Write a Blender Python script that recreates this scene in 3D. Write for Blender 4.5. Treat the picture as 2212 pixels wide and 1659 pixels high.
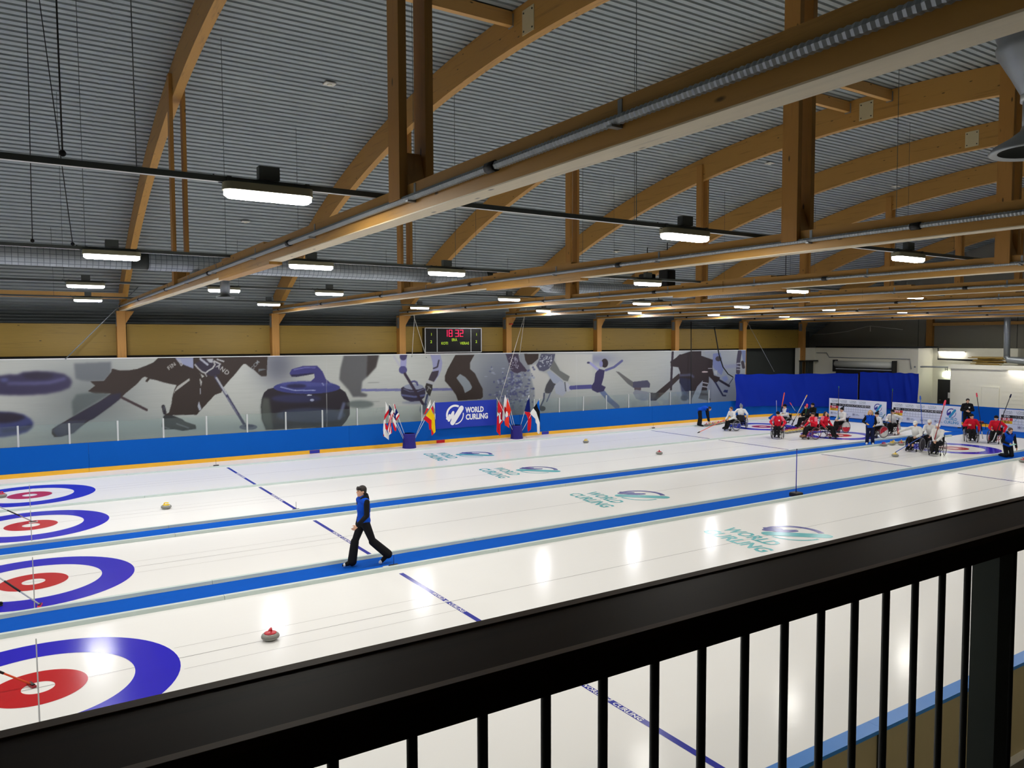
import bpy, bmesh, math, random
import numpy as np
from mathutils import Vector, Matrix
random.seed(7)
for o in list(bpy.data.objects): bpy.data.objects.remove(o)
scn = bpy.context.scene
COL = scn.collection
R = math.radians

# ------------------------------------------------------------------ camera
CAM = np.array([-0.0204, -12.3718, 4.8113]); YAW, PITCH, ROLL, FPX = 0.5675, -0.0557, -0.0031, 1653.686
W, H = 2212, 1659
def _basis():
    cy, sy, cp, sp = math.cos(YAW), math.sin(YAW), math.cos(PITCH), math.sin(PITCH)
    f = np.array([sy*cp, cy*cp, sp]); r = np.array([cy, -sy, 0.0]); u = np.cross(r, f)
    cr, sr = math.cos(ROLL), math.sin(ROLL)
    return cr*r+sr*u, -sr*r+cr*u, f
BR, BU, BF = _basis()
cd = bpy.data.cameras.new('camera'); cam = bpy.data.objects.new('camera', cd); COL.objects.link(cam)
cd.sensor_fit = 'HORIZONTAL'; cd.sensor_width = 36.0; cd.lens = FPX*36.0/W; cd.clip_start = 0.05; cd.clip_end = 300
m = Matrix.Identity(4)
for i in range(3):
    m[i][0], m[i][1], m[i][2], m[i][3] = BR[i], BU[i], -BF[i], CAM[i]
cam.matrix_world = m
scn.camera = cam
def ray(px, py): return BF + BR*(px-W/2)/FPX - BU*(py-H/2)/FPX
def onY(px, py, y):
    d = ray(px, py); t = (y-CAM[1])/d[1]; return CAM+t*d
def onX(px, py, x):
    d = ray(px, py); t = (x-CAM[0])/d[0]; return CAM+t*d
def onZ(px, py, z=0.0):
    d = ray(px, py); t = (z-CAM[2])/d[2]; return CAM+t*d
def atD(px, py, ref):
    """point seen at a pixel, at the same horizontal distance from the viewer as the ground point ref"""
    d = ray(px, py); hd = math.hypot(ref[0]-CAM[0], ref[1]-CAM[1]); return CAM + d*hd/math.hypot(d[0], d[1])

# ------------------------------------------------------------------ world, exposure
wd = bpy.data.worlds.new('world'); scn.world = wd; wd.use_nodes = True
wd.node_tree.nodes['Background'].inputs[0].default_value = (0.6, 0.65, 0.75, 1)
wd.node_tree.nodes['Background'].inputs[1].default_value = 0.02
scn.view_settings.view_transform = 'Standard'; scn.view_settings.look = 'None'
scn.view_settings.exposure = 0.0; scn.view_settings.gamma = 1.0; scn.view_settings.use_curve_mapping = False
scn.cycles.max_bounces = 6; scn.cycles.diffuse_bounces = 3; scn.cycles.glossy_bounces = 2; scn.cycles.transmission_bounces = 2; scn.cycles.transparent_max_bounces = 8
scn.cycles.use_light_tree = False; scn.cycles.adaptive_threshold = 0.04; scn.cycles.caustics_reflective = False; scn.cycles.caustics_refractive = False
LAMP = 262.0        # emission strength of the hall's LED battens
LAMP_WARM = (1.0, 0.965, 0.895); LAMP_MID = (1.0, 0.972, 0.935); LAMP_COOL = (0.95, 0.95, 1.0)

# ------------------------------------------------------------------ materials
MATS = {}
def lin(c):
    return tuple(((v/255.0)/12.92 if v/255.0 <= 0.04045 else ((v/255.0+0.055)/1.055)**2.4) for v in c)
def mat(name, col, rough=0.6, metal=0.0, var=0.0, scale=3.0, stretch=None, bump=0.0, bscale=40.0, spec=0.5, coat=0.0, emit=None, alpha=None):
    """procedural material: base colour with a noise variation, optional fine bump"""
    if name in MATS: return MATS[name]
    m = bpy.data.materials.new(name); m.use_nodes = True; MATS[name] = m
    nt = m.node_tree; b = nt.nodes['Principled BSDF']
    b.inputs['Roughness'].default_value = rough; b.inputs['Metallic'].default_value = metal
    b.inputs['Specular IOR Level'].default_value = spec; b.inputs['Coat Weight'].default_value = coat
    c = (*col, 1)
    tc = nt.nodes.new('ShaderNodeTexCoord'); mp = nt.nodes.new('ShaderNodeMapping')
    nt.links.new(tc.outputs['Object'], mp.inputs[0])
    if stretch: mp.inputs['Scale'].default_value = stretch
    nz = nt.nodes.new('ShaderNodeTexNoise'); nz.inputs['Scale'].default_value = scale; nz.inputs['Detail'].default_value = 4
    nt.links.new(mp.outputs[0], nz.inputs['Vector'])
    mx = nt.nodes.new('ShaderNodeMix'); mx.data_type = 'RGBA'
    v = var
    mx.inputs['A'].default_value = tuple(max(0, k*(1-v)) for k in col)+(1,)
    mx.inputs['B'].default_value = tuple(min(1, k*(1+v)) for k in col)+(1,)
    nt.links.new(nz.outputs['Fac'], mx.inputs['Factor']); nt.links.new(mx.outputs['Result'], b.inputs['Base Color'])
    if bump:
        n2 = nt.nodes.new('ShaderNodeTexNoise'); n2.inputs['Scale'].default_value = bscale; n2.inputs['Detail'].default_value = 3
        nt.links.new(mp.outputs[0], n2.inputs['Vector'])
        bp = nt.nodes.new('ShaderNodeBump'); bp.inputs['Strength'].default_value = bump; bp.inputs['Distance'].default_value = 0.01
        nt.links.new(n2.outputs['Fac'], bp.inputs['Height']); nt.links.new(bp.outputs[0], b.inputs['Normal'])
    if emit:
        b.inputs['Emission Color'].default_value = (*emit[0], 1); b.inputs['Emission Strength'].default_value = emit[1]
    if emit and emit[1] < 20: m.cycles.emission_sampling = 'NONE'
    if alpha is not None: b.inputs['Alpha'].default_value = alpha
    return m
def wood(name, col, axis, dark=0.55, rough=0.5, knots=True, coat=0.0):
    """timber: long grain streaks along an axis, scattered knots"""
    m = bpy.data.materials.new(name); m.use_nodes = True; MATS[name] = m
    nt = m.node_tree; b = nt.nodes['Principled BSDF']; b.inputs['Roughness'].default_value = rough; b.inputs['Coat Weight'].default_value = coat
    tc = nt.nodes.new('ShaderNodeTexCoord'); mp = nt.nodes.new('ShaderNodeMapping'); nt.links.new(tc.outputs['Object'], mp.inputs[0])
    s = [9.0, 9.0, 9.0]; s[axis] = 0.45; mp.inputs['Scale'].default_value = s
    nz = nt.nodes.new('ShaderNodeTexNoise'); nz.inputs['Scale'].default_value = 1.6; nz.inputs['Detail'].default_value = 6; nz.inputs['Roughness'].default_value = 0.65
    nt.links.new(mp.outputs[0], nz.inputs['Vector'])
    rp = nt.nodes.new('ShaderNodeValToRGB'); rp.color_ramp.elements[0].position = 0.30; rp.color_ramp.elements[1].position = 0.72
    rp.color_ramp.elements[0].color = tuple(k*dark for k in col)+(1,); rp.color_ramp.elements[1].color = (*col, 1)
    e = rp.color_ramp.elements.new(0.45); e.color = tuple(k*(0.35+0.65*dark+0.2) for k in col)+(1,)
    nt.links.new(nz.outputs['Fac'], rp.inputs[0])
    out = rp.outputs[0]
    if knots:
        m2 = nt.nodes.new('ShaderNodeMapping'); k = [5.0, 5.0, 5.0]; k[axis] = 1.8; m2.inputs['Scale'].default_value = k
        nt.links.new(tc.outputs['Object'], m2.inputs[0])
        vo = nt.nodes.new('ShaderNodeTexVoronoi'); vo.inputs['Scale'].default_value = 1.0; nt.links.new(m2.outputs[0], vo.inputs['Vector'])
        r2 = nt.nodes.new('ShaderNodeValToRGB'); r2.color_ramp.elements[0].position = 0.05; r2.color_ramp.elements[1].position = 0.10
        nt.links.new(vo.outputs['Distance'], r2.inputs[0])
        mx = nt.nodes.new('ShaderNodeMix'); mx.data_type = 'RGBA'; mx.inputs['A'].default_value = tuple(k*0.22 for k in col)+(1,)
        nt.links.new(r2.outputs[0], mx.inputs['Factor']); nt.links.new(out, mx.inputs['B']); out = mx.outputs['Result']
    nt.links.new(out, b.inputs['Base Color'])
    return m

# ------------------------------------------------------------------ mesh builder and object helpers
class MB:
    def __init__(s): s.v = []; s.f = []; s.sm = []
    def add(s, vs, fs, smooth=False):
        n = len(s.v); s.v += [tuple(map(float, p)) for p in vs]; s.f += [tuple(i+n for i in f) for f in fs]; s.sm += [smooth]*len(fs); return s
    def box(s, x0, x1, y0, y1, z0, z1):
        return s.add([(x0,y0,z0),(x1,y0,z0),(x1,y1,z0),(x0,y1,z0),(x0,y0,z1),(x1,y0,z1),(x1,y1,z1),(x0,y1,z1)],
                     [(0,3,2,1),(4,5,6,7),(0,1,5,4),(1,2,6,5),(2,3,7,6),(3,0,4,7)])
    def bbox(s, x0, x1, y0, y1, z0, z1, c=0.01):
        """box with chamfered vertical and top edges"""
        P = [(x0+c,y0),(x1-c,y0),(x1,y0+c),(x1,y1-c),(x1-c,y1),(x0+c,y1),(x0,y1-c),(x0,y0+c)]
        Q = [(x0+2*c,y0+c),(x1-2*c,y0+c),(x1-c,y0+2*c),(x1-c,y1-2*c),(x1-2*c,y1-c),(x0+2*c,y1-c),(x0+c,y1-2*c),(x0+c,y0+2*c)]
        vs = [(a,b,z0) for a,b in P]+[(a,b,z1-c) for a,b in P]+[(a,b,z1) for a,b in Q]
        fs = [tuple(range(7,-1,-1)), tuple(range(16,24))]
        for k in range(2):
            for i in range(8): fs.append((k*8+i, k*8+(i+1)%8, k*8+8+(i+1)%8, k*8+8+i))
        return s.add(vs, fs)
    def obox(s, c, ax, ay, az):
        c, ax, ay, az = (np.array(q, float) for q in (c, ax, ay, az))
        vs = [c+sx*ax+sy*ay+sz*az for sz in (-1,1) for sx,sy in ((-1,-1),(1,-1),(1,1),(-1,1))]
        return s.add(vs, [(0,3,2,1),(4,5,6,7),(0,1,5,4),(1,2,6,5),(2,3,7,6),(3,0,4,7)])
    def tube(s, pts, r, n=8, caps=True, smooth=True, closed=False):
        pts = [np.array(p, float) for p in pts]; m_ = len(pts); rs = r if isinstance(r, (list, tuple)) else [r]*m_
        vs, fs = [], []; prev = None
        for i, p in enumerate(pts):
            a = pts[(i-1) % m_] if (i > 0 or closed) else p; b = pts[(i+1) % m_] if (i < m_-1 or closed) else p
            t = b-a; t = t/(np.linalg.norm(t)+1e-9)
            if prev is None:
                q = np.array([0,0,1.0]) if abs(t[2]) < 0.9 else np.array([1.0,0,0]); u = np.cross(t, q)
            else: u = prev - t*(prev@t)
            u = u/(np.linalg.norm(u)+1e-9); w = np.cross(t, u); prev = u
            for k in range(n):
                an = 2*math.pi*k/n; vs.append(p+rs[i]*(math.cos(an)*u+math.sin(an)*w))
        for i in range(m_ if closed else m_-1):
            for k in range(n):
                j = (i+1) % m_
                fs.append((i*n+k, i*n+(k+1)%n, j*n+(k+1)%n, j*n+k))
        s.add(vs, fs, smooth)
        if caps and not closed:
            n0 = len(s.v)-len(vs)
            s.f.append(tuple(n0+k for k in range(n-1,-1,-1))); s.sm.append(False)
            s.f.append(tuple(n0+(m_-1)*n+k for k in range(n))); s.sm.append(False)
        return s
    def cyl(s, p0, p1, r0, r1=None, n=12, smooth=True): return s.tube([p0, p1], [r0, r0 if r1 is None else r1], n, True, smooth)
    def lathe(s, prof, c=(0,0,0), n=24, smooth=True, cap=True):
        vs, fs = [], []
        for r_, z_ in prof:
            for k in range(n):
                a = 2*math.pi*k/n; vs.append((c[0]+r_*math.cos(a), c[1]+r_*math.sin(a), c[2]+z_))
        for i in range(len(prof)-1):
            for k in range(n): fs.append((i*n+k, i*n+(k+1)%n, (i+1)*n+(k+1)%n, (i+1)*n+k))
        s.add(vs, fs, smooth); n0 = len(s.v)-len(vs)
        if cap and prof[0][0] > 1e-4: s.f.append(tuple(n0+k for k in range(n-1,-1,-1))); s.sm.append(False)
        if cap and prof[-1][0] > 1e-4: s.f.append(tuple(n0+(len(prof)-1)*n+k for k in range(n))); s.sm.append(False)
        return s
    def sphere(s, c, r, n=12, m_=8):
        rr = (r, r, r) if not isinstance(r, (tuple, list)) else r
        vs = [(c[0], c[1], c[2]-rr[2])]; fs = []
        for i in range(1, m_):
            t = math.pi*i/m_
            for k in range(n):
                a = 2*math.pi*k/n; vs.append((c[0]+rr[0]*math.sin(t)*math.cos(a), c[1]+rr[1]*math.sin(t)*math.sin(a), c[2]-rr[2]*math.cos(t)))
        vs.append((c[0], c[1], c[2]+rr[2])); L = len(vs)-1
        for k in range(n): fs.append((0, 1+(k+1)%n, 1+k)); fs.append((L, 1+(m_-2)*n+k, 1+(m_-2)*n+(k+1)%n))
        for i in range(m_-2):
            for k in range(n): fs.append((1+i*n+k, 1+i*n+(k+1)%n, 1+(i+1)*n+(k+1)%n, 1+(i+1)*n+k))
        return s.add(vs, fs, True)
    def prism(s, poly, fn, t0, t1):
        """2D polygon extruded: fn(u, v, t) -> point"""
        n = len(poly); vs = [fn(u, v, t0) for u, v in poly]+[fn(u, v, t1) for u, v in poly]
        fs = [tuple(range(n-1,-1,-1)), tuple(range(n, 2*n))]+[(i, (i+1)%n, n+(i+1)%n, n+i) for i in range(n)]
        return s.add(vs, fs)
    def build(s, name, material, parent=None, world=False, **props):
        me = bpy.data.meshes.new(name); off = np.zeros(3)
        if world and parent is not None:
            p = parent
            while p is not None: off += np.array(p.location); p = p.parent
        me.from_pydata([tuple(np.array(v)-off) for v in s.v] if world else s.v, [], s.f); me.update()
        me.polygons.foreach_set('use_smooth', s.sm)
        return link(name, me, material, parent, **props)
def link(name, me, material, parent=None, **props):
    if material is not None and len(me.materials) == 0:
        me.materials.append(MATS[material] if isinstance(material, str) else material)
    o = bpy.data.objects.new(name, me); COL.objects.link(o)
    if parent is not None: o.parent = parent
    for k, v in props.items(): o[k] = v
    return o
def thing(name, label, cat, loc=(0,0,0), rz=0.0, group=None):
    o = bpy.data.objects.new(name, None); COL.objects.link(o); o.empty_display_size = 0.1
    o.location = loc; o.rotation_euler = (0, 0, rz); o['label'] = label; o['category'] = cat
    if group: o['group'] = group
    return o
def tag(o, label, cat, group=None):
    o['label'] = label; o['category'] = cat
    if group: o['group'] = group
    return o
def dup(o, loc=None, rz=None, label=None, parent=None):
    c = o.copy(); COL.objects.link(c)
    if parent is not None: c.parent = parent
    if loc is not None: c.location = loc
    if rz is not None: c.rotation_euler = (0, 0, rz)
    if label: c['label'] = label
    for ch in list(o.children): dup(ch, parent=c)
    return c
_fonts = {}
def text_verts(s, size=1.0, bold=0.0, space=1.0, shear=0.0, align='LEFT', resolution=2):
    """flat lettering as a triangle mesh in the xy plane (baseline at y=0)"""
    key = (s, bold, space, shear, align)
    if key not in _fonts:
        cu = bpy.data.curves.new('lettering', 'FONT'); cu.body = s; cu.size = 1.0; cu.offset = bold; cu.space_character = space; cu.shear = shear
        cu.align_x = align; cu.resolution_u = resolution; cu.fill_mode = 'FRONT'
        o = bpy.data.objects.new('lettering', cu); COL.objects.link(o)
        me = o.to_mesh(); vs = np.array([v.co[:] for v in me.vertices]).reshape(-1, 3); fs = [tuple(p.vertices) for p in me.polygons]
        o.to_mesh_clear(); bpy.data.objects.remove(o); bpy.data.curves.remove(cu); _fonts[key] = (vs, fs)
    vs, fs = _fonts[key]
    return vs*size, fs
def text_on(mb, s, origin, ux, uy, size, nrm=(0,0,0), width=None, **kw):
    """lettering laid on a plane: origin, unit vector along the line, unit vector up"""
    vs, fs = text_verts(s, size, **kw)
    if len(vs) == 0: return mb
    k = 1.0
    if width: k = width/max(1e-6, vs[:,0].max()-vs[:,0].min())
    o, ux, uy, nn = (np.array(q, float) for q in (origin, ux, uy, nrm))
    return mb.add([o+nn+ux*v[0]*k+uy*v[1] for v in vs], fs)
# ------------------------------------------------------------------ palette
YC = 1.4                       # middle of the hall across the sheets
TX = [3.3+6*k for k in range(8)]   # planes of the roof trusses
XL, XR, YF, YB = -13.0, 50.0, -19.2, 22.0
wood('glulam_y', lin((184,138,68)), 1, dark=0.72)
wood('glulam_z', lin((178,128,60)), 2, dark=0.72)
wood('glulam_x', lin((200,154,88)), 0, dark=0.75)
wood('fascia_wood', lin((140,113,40)), 0, dark=0.85)
wood('dark_rail', lin((44,28,15)), 0, dark=0.45, rough=0.5); MATS['dark_rail'].node_tree.nodes['Principled BSDF'].inputs['Specular IOR Level'].default_value = 0.05
wood('lit_rail_edge', lin((92,66,40)), 0, dark=0.5, rough=0.6, knots=False); wood('lit_underside_wood', lin((214,200,170)), 1, dark=0.85)  # light on rail edges and tie beam undersides, painted as paler timber
mat('deck', lin((156,165,165)), 0.5, 0.15, var=0.10, scale=1.5, stretch=(0.3,2,2), spec=0.5)
mat('steel_plate', lin((205,190,150)), 0.5, 0.0, var=0.06)
mat('galv', lin((150,156,160)), 0.42, 0.55, var=0.12, scale=6)
mat('white_paint', lin((232,230,212)), 0.6, var=0.03)
mat('dark_wall', lin((52,56,52)), 0.8, var=0.08, scale=1.5)
mat('gable_wall', lin((140,138,126)), 0.8, var=0.05, scale=1.0)
mat('concrete', lin((96,92,84)), 0.85, var=0.1)
mat('black', lin((16,16,17)), 0.55, var=0.1)
mat('blackgloss', lin((10,10,12)), 0.25, var=0.05)
mat('rail_steel', lin((40,42,40)), 0.5, 0.3, var=0.1)
mat('post_steel', lin((62,70,66)), 0.5, 0.4, var=0.1)
mat('board_blue', lin((0,86,178)), 0.6, var=0.05, scale=0.8, spec=0.12)
mat('board_beige', lin((176,164,128)), 0.6, var=0.05)
mat('kick_yellow', lin((240,180,40)), 0.5, var=0.06)
mat('cap_blue', lin((50,135,225)), 0.4, var=0.05)
mat('carpet', lin((0,86,190)), 0.9, var=0.07, scale=5, bump=0.3, bscale=200, spec=0.1)
mat('foam', lin((198,212,208)), 0.7, var=0.06, scale=3)
mat('curtain', lin((10,40,150)), 0.8, var=0.06, scale=1.2, spec=0.15)
mat('pot_navy', lin((28,20,120)), 0.75, var=0.05)
mat('sign_blue', lin((6,46,170)), 0.5, var=0.02)
mat('white_print', lin((240,240,240)), 0.5)
mat('panel_white', lin((232,234,240)), 0.45, var=0.01)
mat('alu', lin((205,208,208)), 0.35, 0.4, var=0.04)
mat('ring_blue', lin((48,40,196)), 0.16, var=0.05, scale=1.2, spec=0.12)
mat('ring_red', lin((192,40,44)), 0.16, var=0.06, scale=1.2, spec=0.12)
mat('line_blue', lin((56,62,160)), 0.18, var=0.04, spec=0.12)
mat('line_tee', lin((146,146,146)), 0.3, spec=0.1)
mat('line_grey', lin((176,174,172)), 0.2)
mat('line_faint', lin((204,202,199)), 0.2)
mat('teal', lin((96,190,196)), 0.2, var=0.03); mat('logo_violet', lin((86,88,160)), 0.2, var=0.06, scale=3)
mat('sensor_white', lin((225,222,210)), 0.5)
# ice: white paint under pebbled ice
def ice_material():
    m = mat('ice', lin((240,239,237)), 0.15, var=0.012, scale=0.35, spec=0.075)
    nt = m.node_tree; b = nt.nodes['Principled BSDF']; b.inputs['IOR'].default_value = 1.31
    tc = nt.nodes.new('ShaderNodeTexCoord'); nz = nt.nodes.new('ShaderNodeTexNoise'); nz.inputs['Scale'].default_value = 2.2; nz.inputs['Detail'].default_value = 5
    mp = nt.nodes.new('ShaderNodeMapping'); mp.inputs['Scale'].default_value = (1.0, 3.0, 1.0)
    nt.links.new(tc.outputs['Object'], mp.inputs[0]); nt.links.new(mp.outputs[0], nz.inputs['Vector'])
    bp = nt.nodes.new('ShaderNodeBump'); bp.inputs['Strength'].default_value = 0.12; bp.inputs['Distance'].default_value = 0.01
    nt.links.new(nz.outputs['Fac'], bp.inputs['Height']); nt.links.new(bp.outputs[0], b.inputs['Normal'])
ice_material()
def glass_material():
    m = bpy.data.materials.new('plexiglass'); m.use_nodes = True; MATS['plexiglass'] = m
    nt = m.node_tree; nt.nodes.clear(); out = nt.nodes.new('ShaderNodeOutputMaterial')
    tr = nt.nodes.new('ShaderNodeBsdfTransparent'); tr.inputs[0].default_value = (0.95, 0.98, 0.97, 1)
    gl = nt.nodes.new('ShaderNodeBsdfGlossy'); gl.inputs['Roughness'].default_value = 0.06; gl.inputs[0].default_value = (0.8, 0.88, 0.88, 1)
    df = nt.nodes.new('ShaderNodeBsdfDiffuse'); df.inputs[0].default_value = (0.55, 0.66, 0.66, 1)
    lw = nt.nodes.new('ShaderNodeLayerWeight'); lw.inputs[0].default_value = 0.25
    m1 = nt.nodes.new('ShaderNodeMixShader'); m2 = nt.nodes.new('ShaderNodeMixShader'); m2.inputs[0].default_value = 0.03
    nt.links.new(lw.outputs['Fresnel'], m1.inputs[0]); nt.links.new(tr.outputs[0], m1.inputs[1]); nt.links.new(gl.outputs[0], m1.inputs[2])
    nt.links.new(m1.outputs[0], m2.inputs[1]); nt.links.new(df.outputs[0], m2.inputs[2]); nt.links.new(m2.outputs[0], out.inputs[0])
glass_material()

# ------------------------------------------------------------------ floor, ice markings
MB().box(XL, XR+2, YF, YB+0.3, -0.30, -0.02).build('floor_concrete', 'concrete', kind='structure')
ice = MB().box(-10.6, 45.2, -8.3, 20.2, -0.0195, 0.0).build('floor', 'ice', kind='structure')
SHEETS = {'E': -4.65, 'A': 0.0, 'B': 5.63, 'C': 11.31, 'D': 16.05}
Z1 = 0.0015
def ring(name, cx, cy, r0, r1, material, n=72):
    mb = MB(); vs, fs = [], []
    for k in range(n):
        a = 2*math.pi*k/n
        for r_ in (r0, r1): vs.append((cx+r_*math.cos(a), cy+r_*math.sin(a), Z1+0.0005))
    for k in range(n): j = (k+1) % n; fs.append((2*k, 2*k+1, 2*j+1, 2*j))
    mb.add(vs, fs); return mb.build(name, material, ice)
def strip(name, x0, x1, y0, y1, material, z=Z1): return MB().add([(x0,y0,z),(x1,y0,z),(x1,y1,z),(x0,y1,z)], [(0,1,2,3)]).build(name, material, ice)
HOG = 6.401
def arc_poly(cx, cy, r, a0, a1, w0, w1, n=20):
    """tapered arc band, angles in degrees"""
    o, i = [], []
    for k in range(n+1):
        t = k/n; a = R(a0+(a1-a0)*t); w = w0+(w1-w0)*t
        o.append((cx+(r+w/2)*math.cos(a), cy+(r+w/2)*math.sin(a))); i.append((cx+(r-w/2)*math.cos(a), cy+(r-w/2)*math.sin(a)))
    return [(o[k], o[k+1], i[k+1], i[k]) for k in range(n)]
def stroke(pts, w, n=8):
    """rounded thick polyline as quads + discs"""
    out = []
    for (x0,y0), (x1,y1) in zip(pts[:-1], pts[1:]):
        d = math.hypot(x1-x0, y1-y0); nx, ny = -(y1-y0)/d*w/2, (x1-x0)/d*w/2
        out.append(((x0+nx,y0+ny),(x0-nx,y0-ny),(x1-nx,y1-ny),(x1+nx,y1+ny)))
    for x, y in pts: out.append(tuple((x+w/2*math.cos(2*math.pi*k/12), y+w/2*math.sin(2*math.pi*k/12)) for k in range(12)))
    return out
# emblem in a unit box (u right, v up, centre 0): swoosh ring and three strokes
EMB_DARK = arc_poly(0, 0, 0.44, 62, 205, 0.10, 0.10)+stroke([(-0.44,0.0+0.40*math.sin(R(205))),(-0.40,-0.19)], 0.10)
EMB_MID = stroke([(-0.30,-0.02),(-0.34,-0.26),(-0.10,0.12),(-0.16,-0.40)], 0.13)
EMB_LITE = stroke([(-0.14,-0.38),(0.36,0.30)], 0.25)
EMB_THIN = arc_poly(0, 0, 0.46, -88, 8, 0.055, 0.05)
def emblem(o, ux, uy, size, mats, parent, nrm=(0,0,0)):
    o, ux, uy, nn = (np.array(q, float) for q in (o, ux, uy, nrm))
    for k, (polys, mt) in enumerate(((EMB_DARK, mats[0]), (EMB_THIN, mats[3]), (EMB_MID, mats[1]), (EMB_LITE, mats[2]))):
        mb = MB()
        for i_, q in enumerate(polys): mb.add([o+ux*u*size+uy*v*size+nn*(1+0.8*k+0.03*i_) for u, v in q], [tuple(range(len(q)))])
        mb.build('emblem_stroke', mt, parent)
for s, yc in SHEETS.items():
    for tee, sg in ((0.0, 1), (34.747, -1)):
        if s != 'E': ring('house_ring_blue', tee, yc, 1.219, 1.829, 'ring_blue')
        if s != 'E': ring('house_ring_red', tee, yc, 0.205 if s else 0, 0.61, 'ring_red')
        if s != 'E': strip('tee_line', tee-0.009, tee+0.009, yc-2.1, yc+2.1, 'line_tee', Z1+0.001)
        hx = tee+sg*HOG
        h = strip('hog_line', min(hx, hx+sg*0.1), max(hx, hx+sg*0.1), yc-2.1 if s != 'E' else yc-3.4, yc+2.1, 'line_blue', Z1+0.0003)
        if sg == 1:   # lettering on the near hog lines
            mb = MB(); c = np.array([hx+0.015, yc, Z1+0.0012])
            text_on(mb, 'WORLD', c+np.array([0,0.62,0]), (0,-1,0), (1,0,0), 0.105, bold=0.02, width=0.46)
            text_on(mb, 'CURLING', c+np.array([0,-0.06,0]), (0,-1,0), (1,0,0), 0.105, bold=0.02, width=0.56)
            mb.build('hog_line_lettering', 'white_print', h)
            emblem(c+np.array([0.035,0.05,0.0]), (0,-1,0), (1,0,0), 0.11, ['white_print']*4, h, (0,0,0.0002))
        if s == 'E': continue
        for dy in (-0.457, 0.457):
            strip('wheelchair_line', min(tee+sg*1.829, hx), max(tee+sg*1.829, hx), yc+dy-0.006, yc+dy+0.006, 'line_faint')
        strip('hack_line', tee-sg*3.66-0.01, tee-sg*3.66+0.01, yc-0.23, yc+0.23, 'line_grey')
    if s == 'E': continue
    strip('centre_line', -3.66, 38.41, yc-0.0075, yc+0.0075, 'line_grey', Z1+0.0004)
    # sponsor emblem in mid-ice: read from the far side of the hall
    lx, ly = 15.15, yc+0.05
    mb = MB(); zz = Z1+0.0015; ux, uy = (-0.14,-0.99,0), (0.99,-0.14,0)
    lg = thing('ice_logo', '', ''); del lg['label']; del lg['category']; lg.parent = ice; lg.location = (lx, ly, zz)
    def P(u, v): return np.array(ux)*u+np.array(uy)*v
    m1 = MB(); text_on(m1, 'WORLD', P(-0.95,-0.42), ux, uy, 0.58, bold=0.03, width=1.75); m1.build('word', 'teal', lg)
    m1 = MB(); text_on(m1, 'CURLING', P(-1.02,-1.02), ux, uy, 0.58, bold=0.03, width=2.15); m1.build('word', 'teal', lg)
    emblem(P(0.12, 0.95), ux, uy, 1.55, ['logo_violet','logo_violet','teal','teal'], lg, (0,0,0.0002))

# ------------------------------------------------------------------ walls
wall_back = MB().box(XL, 46.8, YB, YB+0.3, -0.3, 5.45).box(XL, XR, YB+2.9, YB+3.1, 4.0, 6.5).box(XL, 46.8, YB+0.3, YB+2.9, 4.9, 4.95).build('wall_back', 'dark_wall', kind='structure')
MB().box(XL, 46.8, 21.75, 21.999, 4.20, 4.30).build('black_ledge', 'black', wall_back)
for k in range(-3, 8):
    x0 = 3.3+6*k+0.17; x1 = x0+5.66
    if x0 > 44: continue
    MB().box(x0, x1, 21.62, 21.74, 4.30, 5.54).build('fascia_panel', 'fascia_wood', wall_back)
wall_left = MB().box(XL-0.3, XL, YF, YB+3.0, -0.3, 12.5).build('wall_left', 'gable_wall', kind='structure')
wall_front = MB().box(XL, XR, YF-0.3, YF, -0.3, 8.0).build('wall_front', 'gable_wall', kind='structure')
wall_right = MB().box(XR, XR+0.3, YF, YB+3.0, -0.3, 12.5).build('wall_right', 'gable_wall', kind='structure')
for y in (16.0, 10.0, 4.0): MB().box(XR-0.02, XR, y-0.01, y+0.01, 4.3, 7.6).build('panel_joint', 'dark_wall', wall_right)
MB().box(XR-0.25, XR-0.001, 14.95, 15.35, 4.42, 7.6).build('gable_post', 'glulam_z', wall_right)
MB().box(XR-0.2, XR-0.001, YF, 14.95, 5.72, 5.92).build('gable_rail', 'glulam_y', wall_right)
# ------------------------------------------------------------------ corrugated roof deck, one sheet field per bay
ceiling = bpy.data.objects.new('ceiling', None); COL.objects.link(ceiling); ceiling['kind'] = 'structure'
RT, ZT = 41.0, 12.0            # radius and crown of the arch backs
def roof_z(y, dr=0.0): return ZT-RT+math.sqrt((RT+dr)**2-(y-YC)**2)
def deck_profile():
    prof = []; a0 = math.asin((YF-YC)/RT); a1 = math.asin((YB+2.9-YC)/RT); p = 0.225/RT
    a = a0
    while a < a1:
        for fr, dr in ((0.0, 0.005), (0.60, 0.005), (0.68, 0.085), (0.92, 0.085)): prof.append((a+fr*p, dr))
        a += p
    return [(YC+(RT+dr)*math.sin(t), ZT-RT+(RT+dr)*math.cos(t)) for t, dr in prof]
DP = deck_profile(); n = len(DP)
def deck(x0, x1, name):
    vs = [(x0, y, z) for y, z in DP]+[(x1, y, z) for y, z in DP]
    return MB().add(vs, [(i, i+1, n+i+1, n+i) for i in range(n-1)]).build(name, 'deck', ceiling)
edges = [XL, -8.7]+[-2.7+6*k for k in range(9)]+[XR]
for a, b in zip(edges[:-1], edges[1:]): deck(a, b, 'deck_sheet')
# sheet laps seen in each bay
for a in edges[1:-1]:
    vs = []; m_ = n
    vs = [(a-1.55, y, z-0.006) for y, z in DP]+[(a-1.50, y, z-0.006) for y, z in DP]
    MB().add(vs, [(i, i+1, m_+i+1, m_+i) for i in range(m_-1)]).build('sheet_lap', 'deck', ceiling)
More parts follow.
